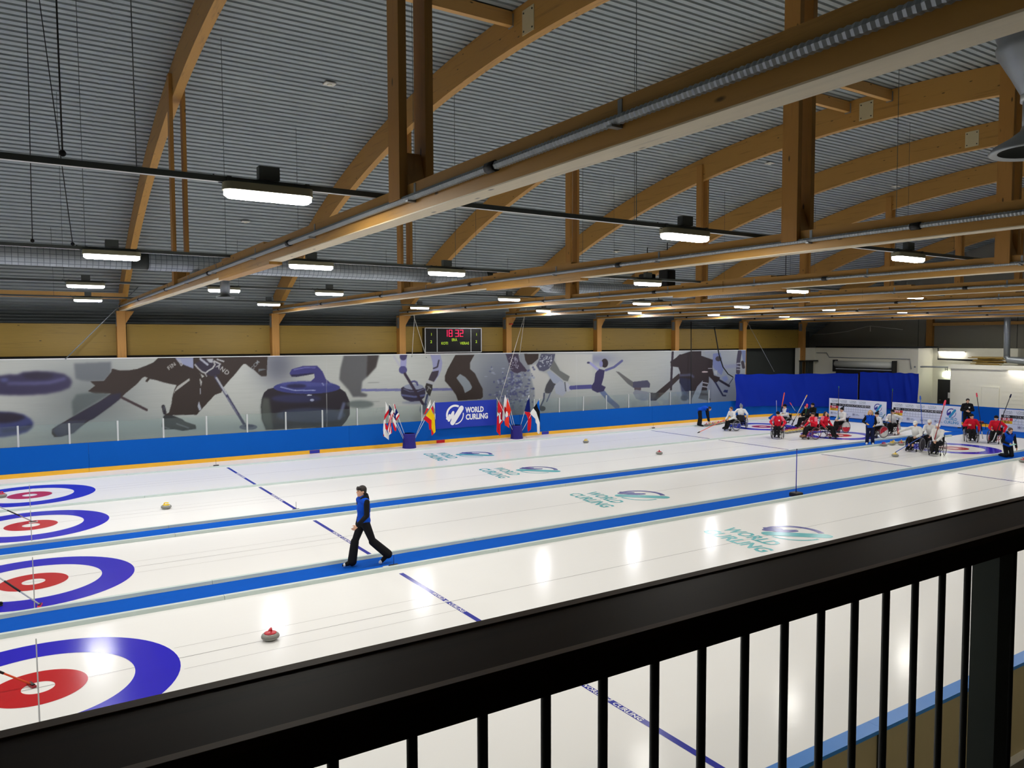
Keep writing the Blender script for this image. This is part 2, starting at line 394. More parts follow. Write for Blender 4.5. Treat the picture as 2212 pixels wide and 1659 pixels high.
# solid roof above the deck keeps the hall closed
vs = []; ys = np.linspace(YF-0.3, YB+3.0, 40)
for x in (XL, XR+0.3): vs += [(x, y, roof_z(y, 0.2)) for y in ys]
MB().add(vs, [(i, i+1, 40+i+1, 40+i) for i in range(39)]).build('roof_skin', 'dark_wall', ceiling)

# ------------------------------------------------------------------ roof trusses
ARCH_D = 0.78
def make_truss():
    t = thing('roof_truss', 'truss', 'roof truss', (TX[0], YC, 6.06), group='timber roof trusses')
    L = (0.0, YC, 6.06)
    mb = MB(); vs, fs = [], []; N = 56; hw = 0.10
    for i in range(N+1):
        y = YC-20.0+40.0*i/N; a = math.asin((y-YC)/RT)
        for dr in (0.0, -ARCH_D):
            for x in (-hw, hw): vs.append((x, YC+(RT+dr)*math.sin(a)-L[1], ZT-RT+(RT+dr)*math.cos(a)-L[2]))
    for i in range(N):
        b = 4*i
        fs += [(b, b+1, b+5, b+4), (b+2, b+6, b+7, b+3), (b, b+4, b+6, b+2), (b+1, b+3, b+7, b+5)]
    fs += [(0, 2, 3, 1), (4*N, 4*N+1, 4*N+3, 4*N+2)]
    mb.add(vs, fs).build('arch', 'glulam_y', t)
    MB().box(-0.1, 0.1, -20.3, -0.004, 0, 0.28).build('tie_beam', 'glulam_y', t)
    MB().box(-0.1, 0.1, 0.004, 20.1, 0, 0.28).build('tie_beam', 'glulam_y', t)
    MB().box(-0.099, 0.099, -20.2, -1.81, -0.012, -0.0005).build('lit_underside', 'lit_underside_wood', t); MB().box(-0.099, 0.099, 1.81, 20.0, -0.012, -0.0005).build('lit_underside', 'lit_underside_wood', t)  # added pale boards paint the ice's light onto the tie beam underside
    MB().box(-0.1, 0.1, -1.8, 1.8, -0.055, -0.001).build('splice_board', 'glulam_y', t)
    MB().box(-0.1, 0.1, -1.5, 1.5, 0.281, 0.32).build('splice_board', 'glulam_y', t)
    for sy in (-6.7, 6.55):
        top = roof_z(YC+sy, -0.22)-L[2]
        for sx in (-1, 1):
            xa, xb = sorted((sx*0.101, sx*0.185)); MB().box(xa, xb, sy-0.13, sy+0.13, 0.14, top).build('hanger_post', 'glulam_z', t)
        # packing block with a raked end between the two posts
        mb = MB(); mb.prism([(sy-0.14, 0.281), (sy+0.14, 0.281), (sy+0.14, 0.62), (sy-0.02, 0.62)], lambda u, v, q: (q, u, v), -0.098, 0.098); mb.build('packing_block', 'glulam_z', t)
    for sy in (-0.6, 0.6):
        pass
    cz = roof_z(YC, -0.42)-L[2]
    for sx in (-1,):
        p = MB().box(-0.116, -0.101, -0.22, 0.22, cz-0.26, cz+0.26).build('steel_plate', 'steel_plate', t)
        for dy in (-0.16, 0.16):
            for dz in (-0.19, 0.19): MB().cyl((-0.128, dy, cz+dz), (-0.116, dy, cz+dz), 0.02, n=6).build('bolt', 'dark_wall', p)
    # ribbed conduit clipped along the tie beam
    pts = []; rs = []
    cnd = MB(); 
    yy = np.arange(-20.0, 20.0, 0.02)
    for i, y in enumerate(yy): pts.append((-0.145, y, 0.13)); rs.append(0.036 if i % 2 else 0.030)
    cnd.tube(pts, rs, 6, smooth=False); cd_ = cnd.build('cable_conduit', 'galv', t)
    for y in np.arange(-19.0, 19.5, 3.0):
        MB().box(-0.19, -0.101, y-0.025, y+0.025, 0.085, 0.10).build('conduit_clip', 'galv', cd_)
        MB().box(-0.106, -0.101, y-0.02, y+0.02, 0.10, 0.27).build('conduit_clip', 'galv', cd_)
    for y in np.arange(-14.0, 19.5, 5.5): MB().cyl((-0.145, y-0.06, 0.13), (-0.145, y+0.06, 0.13), 0.046, n=8).build('conduit_coupling', 'black', cd_)
    return t
truss0 = make_truss()
ORD = ['nearest timber arch truss, its tie beam sweeping past the viewer overhead', 'second timber arch truss from the viewer, twin hangers at mid picture', 'third timber arch truss, springing from the column left of the clock',
       'fourth timber arch truss, springing from the column right of the clock', 'fifth timber arch truss from the viewer, behind the fourth', 'sixth timber arch truss from the viewer', 'seventh timber arch truss, one before the last', 'farthest timber arch truss, close to the gable wall']
for k, x in enumerate(TX):
    if k == 0: truss0['label'] = ORD[0]
    else: dup(truss0, (x, YC, 6.06), label=ORD[k])
def purlin(x0, x1, y, label):
    t = thing('purlin', label, 'beam', (x0, y, 11.6), group='short beams between arches')
    z1 = roof_z(y)-0.02
    MB().box(x0+0.11, x1-0.11, y-0.07, y+0.07, z1-0.30, z1).build('beam', 'glulam_x', t, world=True)
    for xa in (x0+0.102, x1-0.112): MB().box(xa, xa+0.008, y-0.1, y+0.1, z1-0.33, z1-0.05).build('joist_hanger', 'galv', t, world=True)
purlin(TX[0], TX[1], 2.08, 'timber beam joining the first and second arches at the crown')
purlin(TX[2], TX[3], 2.0, 'longer-looking timber beam joining third and fourth arches')
purlin(TX[2], TX[3], 0.68, 'right one of two beams joining third and fourth arches')
t = thing('eaves_beam', 'horizontal timber beam below the eaves left of the first column', 'beam', (-3, 19.2, 6.34)); MB().box(-8.6, 3.19, 19.14, 19.26, 6.40, 6.62).build('beam', 'glulam_x', t, world=True)
for x in (-8.5, -2.7): MB().box(x-0.05, x+0.05, 19.15, 19.25, 6.621, roof_z(19.2)).build('hanger', 'galv', t, world=True)
# ------------------------------------------------------------------ columns along the back wall
def make_column(x, label):
    t = thing('timber_column', label, 'column', (x, 21.45, 0), group='columns of the back wall')
    MB().bbox(-0.16, 0.16, -0.19, 0.17, 0, 6.05, 0.006).build('post', 'glulam_z', t)
    mb = MB(); mb.prism([(0.161, 5.55), (0.161, 6.05), (0.48, 6.05)], lambda u, v, q: (u, q, v), -0.12, 0.12); mb.build('knee_brace', 'glulam_z', t)
    MB().box(-0.166, -0.161, -0.12, 0.12, 5.45, 5.95).build('steel_plate', 'galv', t)
    return t
CL = ['back wall timber column nearest the left edge', 'second back wall timber column, above the big mural stone', 'back wall timber column just left of the clock', 'back wall timber column just right of the clock',
      'back wall timber column above the mural figure skater', 'back wall timber column above the mural hockey players', 'back wall timber column at the right end of the mural', 'last timber column, at the corner by the white wall']
for x, l in zip(TX, CL): make_column(x-0.05, l)
# ------------------------------------------------------------------ lighting rails and LED battens
for nm, c in (('led_warm', LAMP_WARM), ('led_mid', LAMP_MID), ('led_cool', LAMP_COOL)):
    mat(nm, (0.9,0.9,0.9), 0.4, emit=(c, LAMP*(1.0 if nm == 'led_warm' else 1.25 if nm == 'led_mid' else 1.5)))
mat('led_rim', (0.9,0.9,0.9), 0.4, emit=(LAMP_MID, 7.0)); mat('corridor_fill_glow', (0.9,0.9,0.9), 0.4, emit=((1.0,0.88,0.66), 150.0))
mat('tube_white', (0.9,0.9,0.9), 0.4, emit=((1.0,0.93,0.92), 22.0))
mat('housing', lin((150,146,120)), 0.5, var=0.05); mat('rail_paint', lin((88,94,92)), 0.5, 0.2, var=0.05); mat('rail_white', lin((214,216,216)), 0.5)
ROWS = {'front': -4.6, 'second': 2.2, 'third': 10.1, 'back': 17.6}
def light_proto(glow):
    t = thing('ceiling_light', 'x', 'light', (0,0,6.265), group='LED battens under the roof')
    mb = MB(); n = 10; P = [(0.43, 0)]
    # rounded-end housing
    outline = [(0.36+0.08*math.cos(a), 0.10*math.sin(a)) for a in np.linspace(-math.pi/2, math.pi/2, n)]+[(-0.36+0.08*math.cos(a), 0.10*math.sin(a)) for a in np.linspace(math.pi/2, 1.5*math.pi, n)]
    mb.prism(outline, lambda u, v, q: (u, v, q), 0.012, 0.085); mb.build('housing', 'housing', t)
    m_ = len(outline); lens = [[(u*k_ if abs(u) > 0.3 else u, v*k_*0.95, q) for u, v in outline] for k_, q in ((0.90, -0.055), (0.97, -0.035), (0.97, 0.0115))]
    MB().add([p for r_ in lens for p in r_], [(j*m_+i, j*m_+(i+1)%m_, (j+1)*m_+(i+1)%m_, (j+1)*m_+i) for j in range(2) for i in range(m_)]+[tuple(range(2*m_, 3*m_))]).build('lens_rim', 'led_rim', t)
    MB().add(lens[0], [tuple(range(m_-1,-1,-1))]).build('diffuser', glow, t)
    for x in (-0.38, 0.38): MB().box(x-0.02, x+0.02, -0.045, 0.045, 0.086, 0.14).build('clamp', 'rail_paint', t)
    MB().box(-0.10, 0.10, -0.05, 0.05, 0.142, 0.27).build('driver_box', 'rail_paint', t)
    MB().tube([(-0.40,0,0.07),(-0.47,0,0.08),(-0.52,0.0,0.15)], 0.008, 5).build('cable', 'black', t)
    return t
LIGHTS = {'front': ([-9.0,-3.9,2.08,7.8,13.3,19.4,25.4,31.4,37.4,43.4], 'led_warm'),
          'second': ([-9.0,-3.9,1.29,4.7,7.63,13.35,19.25,25.4,31.4,37.4,43.4], 'led_warm'),
          'third': ([-9.0,-3.9,1.38,4.77,7.8,14.2,20.3,26.0,32.0,38.0,43.6], 'led_mid'),
          'back': ([-9.0,-3.9,1.9,8.0,14.4,20.9,26.6,32.4,38.4], 'led_cool')}
ORDW = ['first','second','third','fourth','fifth','sixth','seventh','eighth','ninth','tenth','eleventh']
for row, (xs, glow) in LIGHTS.items():
    y = ROWS[row]; p0 = None; i = 0
    for x in xs:
        seen = x > 0
        lab = f'glowing LED batten, {ORDW[i]} from the left on the {row} lighting rail' if seen else f'LED batten {"well" if x < -5 else "just"} left of the picture on the {row} lighting rail'
        if seen: i += 1
        if p0 is None: p0 = light_proto(glow); p0.location = (x, y, 6.265); p0['label'] = lab
        else: dup(p0, (x, y, 6.265), label=lab)
    t = thing('lighting_rail', f'long dark metal rail carrying the {row} row of LED battens', 'rail', (18, y, 6.40), group='lighting rails')
    mb = MB().box(-12.0, 49.5, y-0.032, y-0.026, 6.345, 6.395).box(-12.0, 49.5, y+0.026, y+0.032, 6.345, 6.395).box(-12.0, 49.5, y-0.032, y+0.032, 6.396, 6.400)
    mb.build('channel', 'rail_paint', t, world=True)
    MB().box(-12.0, 49.5, y-0.025, y+0.025, 6.345, 6.349).build('perforated_strip', 'rail_white', t, world=True)
    for k, x in enumerate(np.arange(0.9, 46, 6.0)):
        MB().tube([(x, y, 6.40), (x-0.02, y+0.02, roof_z(y)-0.02)], 0.005, 5).build('suspension_wire', 'rail_paint', t, world=True)
# bracing wires near the left edge
for (a, b, lab) in (((57,0),(70,520),'thin dark steel rod hanging at far left of the roof'), ((85,0),(157,527),'thin dark steel rod slanting beside the left-hand hanging rod'), ((120,0),(135,331),'thick dark cable dropping onto the front lighting rail')):
    yy = 2.2; A = onY(*a, yy); B = onY(*b, yy); d_ = A-B; A = B+d_*((roof_z(yy)-0.01-B[2])/d_[2])
    if b[1] < 400: B = onY(*b, -4.6); A = np.array([B[0]-0.02, -4.55, roof_z(-4.55)])
    t = thing('hanging_rod', lab, 'rod', tuple(B)); MB().tube([A, B], 0.008, 6).build('rod', 'black', t, world=True)
    MB().sphere(B, 0.03, 8, 6).build('end_fitting', 'black', t, world=True)
# ceiling sensors
for k, (px, py) in enumerate(((712,180),(530,478),(1332,543),(1663,352),(1935,402))):
    d = ray(px, py); ts = np.linspace(1, 80, 20000)
    P = CAM[None]+ts[:,None]*d[None]; rr = np.hypot(P[:,1]-YC, P[:,2]-(ZT-RT)); q = P[np.argmax(rr > RT-0.02)]
    t = thing('roof_sensor', ['pale square sensor plate on the roof deck above the nearest lamp','small pale sensor plate on the roof deck, lower left','small sensor plate on the roof deck at mid picture','pale sensor plate between the fourth and fifth arches','small sensor plate high up at the right'][k], 'sensor', tuple(q), group='sensor plates under the roof')
    MB().box(-0.14, 0.14, -0.13, 0.13, -0.03, 0.0).build('plate', 'sensor_white', t); MB().lathe([(0.06,-0.06),(0.07,-0.03)], n=14).build('detector', 'white_paint', t)

# ------------------------------------------------------------------ ventilation
def duct_material():
    m = mat('duct_foil', lin((176,184,190)), 0.45, 0.25, var=0.10, scale=5)
    nt = m.node_tree; b = nt.nodes['Principled BSDF']
    tc = nt.nodes.new('ShaderNodeTexCoord'); br = nt.nodes.new('ShaderNodeTexBrick'); mp = nt.nodes.new('ShaderNodeMapping')
    nt.links.new(tc.outputs['Object'], mp.inputs[0]); mp.inputs['Rotation'].default_value = (R(90), 0, 0); nt.links.new(mp.outputs[0], br.inputs['Vector'])
    br.offset = 0.0; br.inputs['Scale'].default_value = 1.0; br.inputs['Brick Width'].default_value = 0.11; br.inputs['Row Height'].default_value = 0.09; br.inputs['Mortar Size'].default_value = 0.006
    br.inputs['Color1'].default_value = (*lin((182,190,196)), 1); br.inputs['Color2'].default_value = (*lin((170,178,184)), 1); br.inputs['Mortar'].default_value = (*lin((110,118,126)), 1)
    nt.links.new(br.outputs[0], b.inputs['Base Color'])
duct_material()
t = thing('air_duct', 'long silver insulated air duct lying across the tie beams', 'duct', (6, 6.2, 6.62))
DY, DZ, DR = 6.2, 6.60, 0.21
segs = [(-12.0, 2.0), (2.35, 10.9), (11.25, 12.2)]
for a, b in segs:
    MB().cyl((a, DY, DZ), (b, DY, DZ), DR, n=24).build('duct_section', 'duct_foil', t, world=True)
for a in (2.0, 10.9): MB().cyl((a-0.02, DY, DZ), (a+0.37, DY, DZ), DR*0.9, n=24).build('collar', 'dark_wall', t, world=True)
MB().tube([(12.2,DY,DZ),(12.9,DY+0.1,DZ),(13.5,DY+0.6,DZ),(13.9,DY+1.3,DZ)], DR, 18).build('elbow', 'duct_foil', t, world=True)
MB().tube([(13.9,DY+1.3,DZ),(14.4,DY+1.9,DZ),(15.2,DY+2.1,DZ),(34.0,DY+2.1,DZ)], DR, 18).build('duct_section', 'duct_foil', t, world=True)
for x in np.arange(-2.0, 30, 6.0): MB().tube([(x, DY+(0 if x < 13 else 2.1), DZ+DR), (x, DY+(0 if x < 13 else 2.1), roof_z(DY))], 0.006, 5).build('hanger_wire', 'rail_paint', t, world=True)
t = thing('duct_outlet', 'short grey round air outlet below the duct at left', 'duct', (4.6, 9.2, 6.1))
MB().lathe([(0.13,-0.02),(0.13,0.75)], (4.6,9.2,6.05), 16).build('pipe', 'galv', t, world=True); MB().lathe([(0.24,-0.05),(0.24,-0.03),(0.13,0.0)], (4.6,9.2,6.05), 16).build('flange', 'galv', t, world=True)
t = thing('ventilation_diffuser', 'silver bell-mouthed ventilation diffuser hanging at the upper right edge', 'diffuser', (7.75, -9.0, 6.5))
c = (7.75, -9.0, 0)
MB().lathe([(0.30,6.515),(0.36,6.50),(0.375,6.515),(0.33,6.57),(0.22,6.63),(0.13,6.70),(0.115,6.74)], c, 32, cap=False).build('bell', 'galv', t, world=True)
MB().lathe([(0.0,6.62),(0.20,6.60),(0.27,6.55),(0.30,6.517)], c, 32, cap=False).build('bell_throat', 'dark_wall', t, world=True)
MB().lathe([(0.115,6.74),(0.115,7.02)], c, 24).build('pipe', 'galv', t, world=True); MB().lathe([(0.135,6.96),(0.135,7.02)], c, 24).build('clamp_ring', 'alu', t, world=True)
MB().lathe([(0.13,7.02),(0.22,7.2),(0.33,7.40),(0.34,7.45),(0.32,7.5),(0.34,7.56),(0.33,8.4)], c, 32, cap=False).build('cone', 'galv', t, world=True)
MB().cyl((7.75,-9,8.6), (7.75,-18.5,8.6), 0.33, n=24).build('feed_duct', 'alu', t, world=True)
# loudspeakers and boxes hung between the ties
for k, (px, py, y, w, h, lab) in enumerate(((1441,603,6.5,0.42,0.62,'black loudspeaker hung under the roof beside a glowing batten'),(1398,598,7.2,0.45,0.18,'low black box hung left of the loudspeaker'),(1423,656,14.0,0.24,0.34,'small black loudspeaker below the far tie beams'),(1697,600,8.0,0.75,0.18,'flat black unit hung above the far tie beams'),(1743,598,8.6,0.7,0.16,'flat black unit beside its twin above the far ties'))):
    c = onY(px, py, y); t = thing('loudspeaker', lab, 'loudspeaker', tuple(c))
    MB().bbox(-w/2, w/2, -0.2, 0.2, -h/2, h/2, 0.03).build('cabinet', 'black', t); MB().box(-w*0.42, w*0.42, -0.206, -0.201, -h*0.42, h*0.42).build('grille', 'blackgloss', t)
    MB().tube([(0,0,h/2),(0,0,h/2+0.9)], 0.015, 6).build('bracket', 'black', t)

# ------------------------------------------------------------------ rink barrier
bar = thing('rink_barrier', 'blue rink barrier with yellow kick strip running along the mural and round the corner', 'barrier', (18, 19.9, 0))
BYF = 19.9
def path_pts(off=0.0):
    """inside face of the barrier from the left along the back, round the corner, along the right end"""
    pts = []
    return pts
def arc_xy(a, r): return (38.0+r*math.cos(a), 13.1+r*math.sin(a))
def wall_seg(mb, P, th, z0, z1):
    """thick wall following a plan polyline P, thickness outwards (left of travel)"""
    P = [np.array(p, float) for p in P]; vs = []
    for i, p in enumerate(P):
        a = P[max(0, i-1)]; b = P[min(len(P)-1, i+1)]; d = (b-a)/np.linalg.norm(b-a); nrm = np.array([-d[1], d[0]])
        q = p+nrm*th; vs += [(p[0],p[1],z0),(p[0],p[1],z1),(q[0],q[1],z1),(q[0],q[1],z0)]
    fs = []
    for i in range(len(P)-1):
        a, b = 4*i, 4*i+4; fs += [(a, b, b+1, a+1), (a+1, b+1, b+2, a+2), (a+2, b+2, b+3, a+3), (a+3, b+3, b, a)]
    L = 4*(len(P)-1); fs += [(0,1,2,3), (L+3,L+2,L+1,L)]
    mb.add(vs, fs); return mb
seams = [-10.3, 1.9, 12.0, 21.0, 30.0, 38.0]
PATHS = [[(a+0.004, BYF), (b-0.004, BYF)] for a, b in zip(seams[:-1], seams[1:])]
for a0, a1 in ((90, 60), (60, 30), (30, 0)): PATHS.append([arc_xy(R(a), 6.8) for a in np.linspace(a0-0.05, a1+0.05, 9)])
yy = [13.1, 7.0, 1.0, -1.4]; PATHS += [[(44.8, a-0.004), (44.8, b+0.004)] for a, b in zip(yy[:-1], yy[1:])]
for a0, a1 in ((0, -45), (-45, -90)): PATHS.append([(38+6.8*math.cos(R(a)), -1.4+6.8*math.sin(R(a))) for a in np.linspace(a0, a1, 9)])
for P in PATHS:
    wall_seg(MB(), P, 0.10, 0.16, 1.10).build('board_panel', 'board_blue', bar, world=True)
    Q = [np.array(p) for p in P]; 
    wall_seg(MB(), P, 0.09, 0.0, 0.155).build('kick_strip', 'kick_yellow', bar, world=True)
posts = [-0.28+1.585*k for k in range(-6, 23)]
for k, x in enumerate(posts):
    MB().box(x-0.03, x+0.03, BYF+0.02, BYF+0.08, 1.10, 1.86).build('glass_post', 'alu', bar, world=True)
    if k < len(posts)-1: MB().box(x+0.032, posts[k+1]-0.032, BYF+0.045, BYF+0.057, 1.101, 1.85).build('glass_pane', 'plexiglass', bar, world=True)
for i, (px, py, mt) in enumerate(((680,979,'line_blue'),(952,957,'ring_red'),(1178,935,'line_blue'))):
    c = onY(px, py, BYF-0.01); MB().box(c[0]-0.22, c[0]+0.22, BYF-0.008, BYF-0.001, 0.01, 0.15).build('kick_sticker', mt, bar, world=True)
# near barrier, seen from outside between the balusters
nb = thing('rink_barrier', 'near rink barrier of beige panels with a blue cap, seen through the balusters', 'barrier', (10, -8.2, 0))
for a in np.arange(-10, 38, 2.4):
    MB().box(a+0.006, a+2.394, -8.22, -8.14, 0.0, 1.06).build('board_panel', 'board_beige', nb, world=True)
    MB().box(a-0.03, a+0.03, -8.27, -8.221, 0.0, 1.05).build('steel_stud', 'post_steel', nb, world=True)
    MB().box(a, a+2.398, -8.26, -8.10, 1.061, 1.10).build('cap_rail', 'cap_blue', nb, world=True)

# ------------------------------------------------------------------ dividers and carpets
def foam(y, label, h=0.075, w=0.12):
    t = thing('sheet_divider', label, 'divider', (15, y, 0), group='foam strips between the sheets')
    xs = np.arange(-9.0, 39.1, 6.0)
    for a, b in zip(xs[:-1], xs[1:]):
        mb = MB(); mb.prism([(y-w/2,0.001),(y+w/2,0.001),(y+w/2-0.015,h),(y-w/2+0.015,h)], lambda u, v, q: (q, u, v), a+0.004, b-0.004); mb.build('foam_length', 'foam', t, world=True)
foam(2.44, 'pale foam strip on the viewer side of the carpet under the walking person')
foam(3.52, 'pale foam strip on the far side of the carpet under the walking person')
foam(7.96, 'pale foam strip on the viewer side of the farther blue carpet')
foam(9.0, 'pale foam strip on the far side of the farther blue carpet')
foam(13.62, 'pale foam strip parting the two far curling sheets', h=0.06)
foam(18.42, 'pale foam strip between the farthest curling sheet and barrier', h=0.05)
foam(-2.3, 'pale foam strip hidden by the handrail before the nearest sheet', h=0.05)
def carpet(x0, x1, y0, y1, label):
    t = thing('carpet_runner', label, 'carpet', ((x0+x1)/2, (y0+y1)/2, 0), group='blue carpets on the ice')
    mb = MB(); n = max(2, int((x1-x0)/0.6)); vs, fs = [], []
    rnd = random.Random(int(y0*10))
    for i in range(n+1):
        x = x0+(x1-x0)*i/n; j0, j1 = rnd.uniform(-0.025, 0.0), rnd.uniform(0.0, 0.025)
        vs += [(x, y0-j0, 0.002), (x, y0-j0, 0.012), (x, y1-j1, 0.012+rnd.uniform(0,0.004)), (x, y1-j1, 0.002)]
    for i in range(n):
        a, b = 4*i, 4*i+4; fs += [(a, b, b+1, a+1), (a+1, b+1, b+2, a+2), (a+2, b+2, b+3, a+3)]
    mb.add(vs, fs); mb.build('pile', 'carpet', t, world=True)
carpet(-9, 41.0, 2.515, 3.445, 'blue carpet strip that the young person in a vest walks on')
carpet(-9, 41.0, 8.035, 8.925, 'blue carpet strip with the blond standing woman at its far end')
carpet(41.05, 44.6, -1.0, 13.4, 'wide blue carpet at the far end under the scoreboards')
carpet(41.05, 42.95, 13.45, 17.45, 'blue carpet at the far end below the leftmost scoreboard')

# ------------------------------------------------------------------ blue curtains in the corner
def curtain(P0, z0, z1, label, sag):
    t = thing('curtain', label, 'curtain', (*P0[0], z0), group='blue curtains in the corner')
    P = [np.array(p, float) for p in P0]; n = len(P); m_ = 16; vs, fs = [], []
    for j in range(m_+1):
        v = j/m_
        for i, p in enumerate(P):
            a = P[max(0, i-1)]; b = P[min(n-1, i+1)]; d = (b-a)/np.linalg.norm(b-a); nrm = np.array([-d[1], d[0]]); s = i/(n-1)
            w = 0.05*math.sin(s*23+4.0*v)+0.07*math.sin(s*9+1.7)*(1-v)+0.03*math.sin(s*47+3*v)+0.06*math.sin(s*6+5*v)*v*(1-v)
            q = p-nrm*(0.02+abs(w))
            zt = z1-sag*math.sin(math.pi*s)+0.02*math.sin(s*31); zb = z0+0.05*math.sin(s*5+1)
            vs.append((q[0], q[1], zb+(zt-zb)*v))
    for j in range(m_):
        for i in range(n-1): a = j*n+i; fs.append((a, a+1, a+n+1, a+n))
    MB().add(vs, fs, True).build('cloth', 'curtain', t, world=True)
    MB().tube([(vs[m_*n+i][0], vs[m_*n+i][1], vs[m_*n+i][2]) for i in range(n)], 0.014, 6).build('hem_rope', 'curtain', t, world=True)
def cpath(s0, s1, n):
    """plan path just inside the barrier by arc length from the corner start (38, 19.82)"""
    out = []
    for s in np.linspace(s0, s1, n):
        r = 6.70
        if s < 0: out.append((38.0+s, 13.1+r))
        elif s < r*math.pi/2: a = math.pi/2-s/r; out.append((38.0+r*math.cos(a), 13.1+r*math.sin(a)))
        else: out.append((38.0+r, 13.1-(s-r*math.pi/2)))
    return out
curtain(cpath(-1.35, 7.20, 90), 0.66, 2.74, 'left blue curtain hung over the corner of the barrier', 0.06)
curtain(cpath(7.31, 10.75, 50), 0.66, 2.82, 'right blue curtain hung over the corner, ending by the white wall', 0.0)

unit2 = lambda a, b: (a/math.hypot(a, b), b/math.hypot(a, b))
gp = cpath(7.2, 7.3, 2)[0]; t = thing('gap_backing', 'dark brown post added as backing to darken the gap between the two blue curtains', 'post', (gp[0], gp[1], 0)); MB().box(-0.04, 0.05, -0.06, 0.06, 0.02, 1.7).build('post', 'dark_rail', t); MB().box(-0.05, 0.06, -0.1, 0.1, 0.0, 0.018).build('base_plate', 'black', t); gq = cpath(7.255, 7.3, 2)[0]; dq = unit2(gq[0]-38.0, gq[1]-13.1); t.location = (gq[0]+0.15*dq[0], gq[1]+0.15*dq[1], 1.10); t.rotation_euler = (0,0,math.atan2(dq[1], dq[0]))  # post added as dark backing so the curtain gap reads dark
# ------------------------------------------------------------------ handrail in the foreground
kf = 0.85
ry_far = CAM[1]+1.17*kf; ry_near = CAM[1]+0.96*kf; rz = CAM[2]-0.50*kf
gfl = MB().box(-8, 14, YF, ry_far+0.05, rz-1.35, rz-1.13).build('floor_gallery', 'concrete', kind='structure')
rl = thing('gallery_railing', 'dark wooden handrail on steel balusters in the foreground', 'railing', (1.5, (ry_far+ry_near)/2, rz-1.12))
mb = MB(); mb.prism([(ry_near+0.006,rz),(ry_far-0.006,rz),(ry_far,rz-0.008),(ry_far,rz-0.048),(ry_near,rz-0.048),(ry_near,rz-0.008)], lambda u, v, q: (q, u, v), -8.0, 13.9); mb.build('handrail', 'dark_rail', rl, world=True)
ym = ry_near+0.08
MB().box(-8.0, 13.9, ry_far-0.026, ry_far-0.007, rz+0.0002, rz+0.002).build('lit_edge_strip', 'lit_rail_edge', rl, world=True); MB().box(-8.0, 13.9, ry_near+0.007, ry_near+0.020, rz+0.0002, rz+0.0012).build('lit_edge_strip', 'lit_rail_edge', rl, world=True)  # lighter strips paint the light caught along the handrail's top edges
sp = 0.14*0.766
for k in range(-62, 112):
    x = 0.286+k*sp
    MB().cyl((x, ym, rz-1.05), (x, ym, rz-0.048), 0.0078, n=8).build('baluster', 'rail_steel', rl, world=True)
for x in (onY(2137, 1420, ym)[0], -5.0, 9.2):
    MB().box(x-0.03, x+0.03, ym-0.03, ym+0.03, rz-1.12, rz-0.0485).build('post', 'post_steel', rl, world=True)
MB().box(-8, 13.9, ym-0.02, ym+0.02, rz-1.08, rz-1.04).build('bottom_rail', 'rail_steel', rl, world=True)

for k, x in enumerate((2.0, 7.0, 12.0)):  # unseen lamps added to brighten the near barrier's outer face
    t = thing('tube_lamp', ['unseen fill lamp added under the gallery, left of three','unseen fill lamp added under the gallery, middle of three','unseen fill lamp added under the gallery, right of three'][k], 'light', (x, -12.2, rz-1.40), group='fill lamps added under the gallery')
    MB().cyl((x-0.6, -12.2, rz-1.42), (x+0.6, -12.2, rz-1.42), 0.02, n=8).build('tube', 'corridor_fill_glow', t, world=True); MB().box(x-0.65, x+0.65, -12.25, -12.15, rz-1.395, rz-1.351).build('fitting', 'white_paint', t, world=True)
# ------------------------------------------------------------------ right end: white service block, roller shutter, box room
blk = MB().box(46.7, XR-0.001, 14.1, 21.99, -0.02, 4.30)
blk = blk.build('wall_service_block', 'white_paint', kind='structure')
MB().box(44.95, 46.699, 21.45, 21.75, 0, 4.30).build('return_wall', 'white_paint', blk)
MB().box(48.4, XR-0.001, 9.0, 14.099, -0.02, 4.30).build('recess_wall', 'white_paint', blk)
for a, b in ((17.9, 14.2),): pass
dr = MB().box(48.36, 48.399, 12.7, 13.75, 0.0, 2.35).build('door_1', 'black', blk); dr['kind'] = 'structure'
MB().box(48.345, 48.359, 12.75, 13.1, 1.2, 1.55).build('door_notice', 'white_print', dr)
MB().tube([(48.34,13.6,1.05),(48.30,13.6,1.05),(48.30,13.5,1.05)], 0.012, 6).build('handle', 'alu', dr)
t = thing('exit_sign', 'glowing white emergency exit sign above the black door', 'sign', (48.3, 13.1, 2.5))
mat('exit_glow', (0.9,0.95,0.85), 0.4, emit=((0.93,1.0,0.82), 5.0)); mat('exit_green', lin((30,140,80)), 0.5)
MB().bbox(48.22, 48.39, 12.72, 13.42, 2.52, 2.80, 0.02).build('lightbox', 'exit_glow', t, world=True)
mb = MB()
for k in range(5): mb.box(48.212, 48.218, 12.78+0.12*k, 12.84+0.12*k, 2.53, 2.57)
mb.build('pictogram', 'exit_green', t, world=True)
t = thing('wall_pictogram', 'pair of small dark pictograms on the wall above the exit sign', 'sign', (48.38, 13.1, 2.9))
mb = MB()
for y0 in (13.18, 12.80):
    mb.box(48.385, 48.396, y0, y0+0.03, 2.9, 3.06).box(48.385, 48.396, y0+0.13, y0+0.16, 2.9, 3.06).box(48.385, 48.396, y0+0.06, y0+0.10, 2.96, 3.0)
    mb.build('mark', 'black', t, world=True); mb = MB()
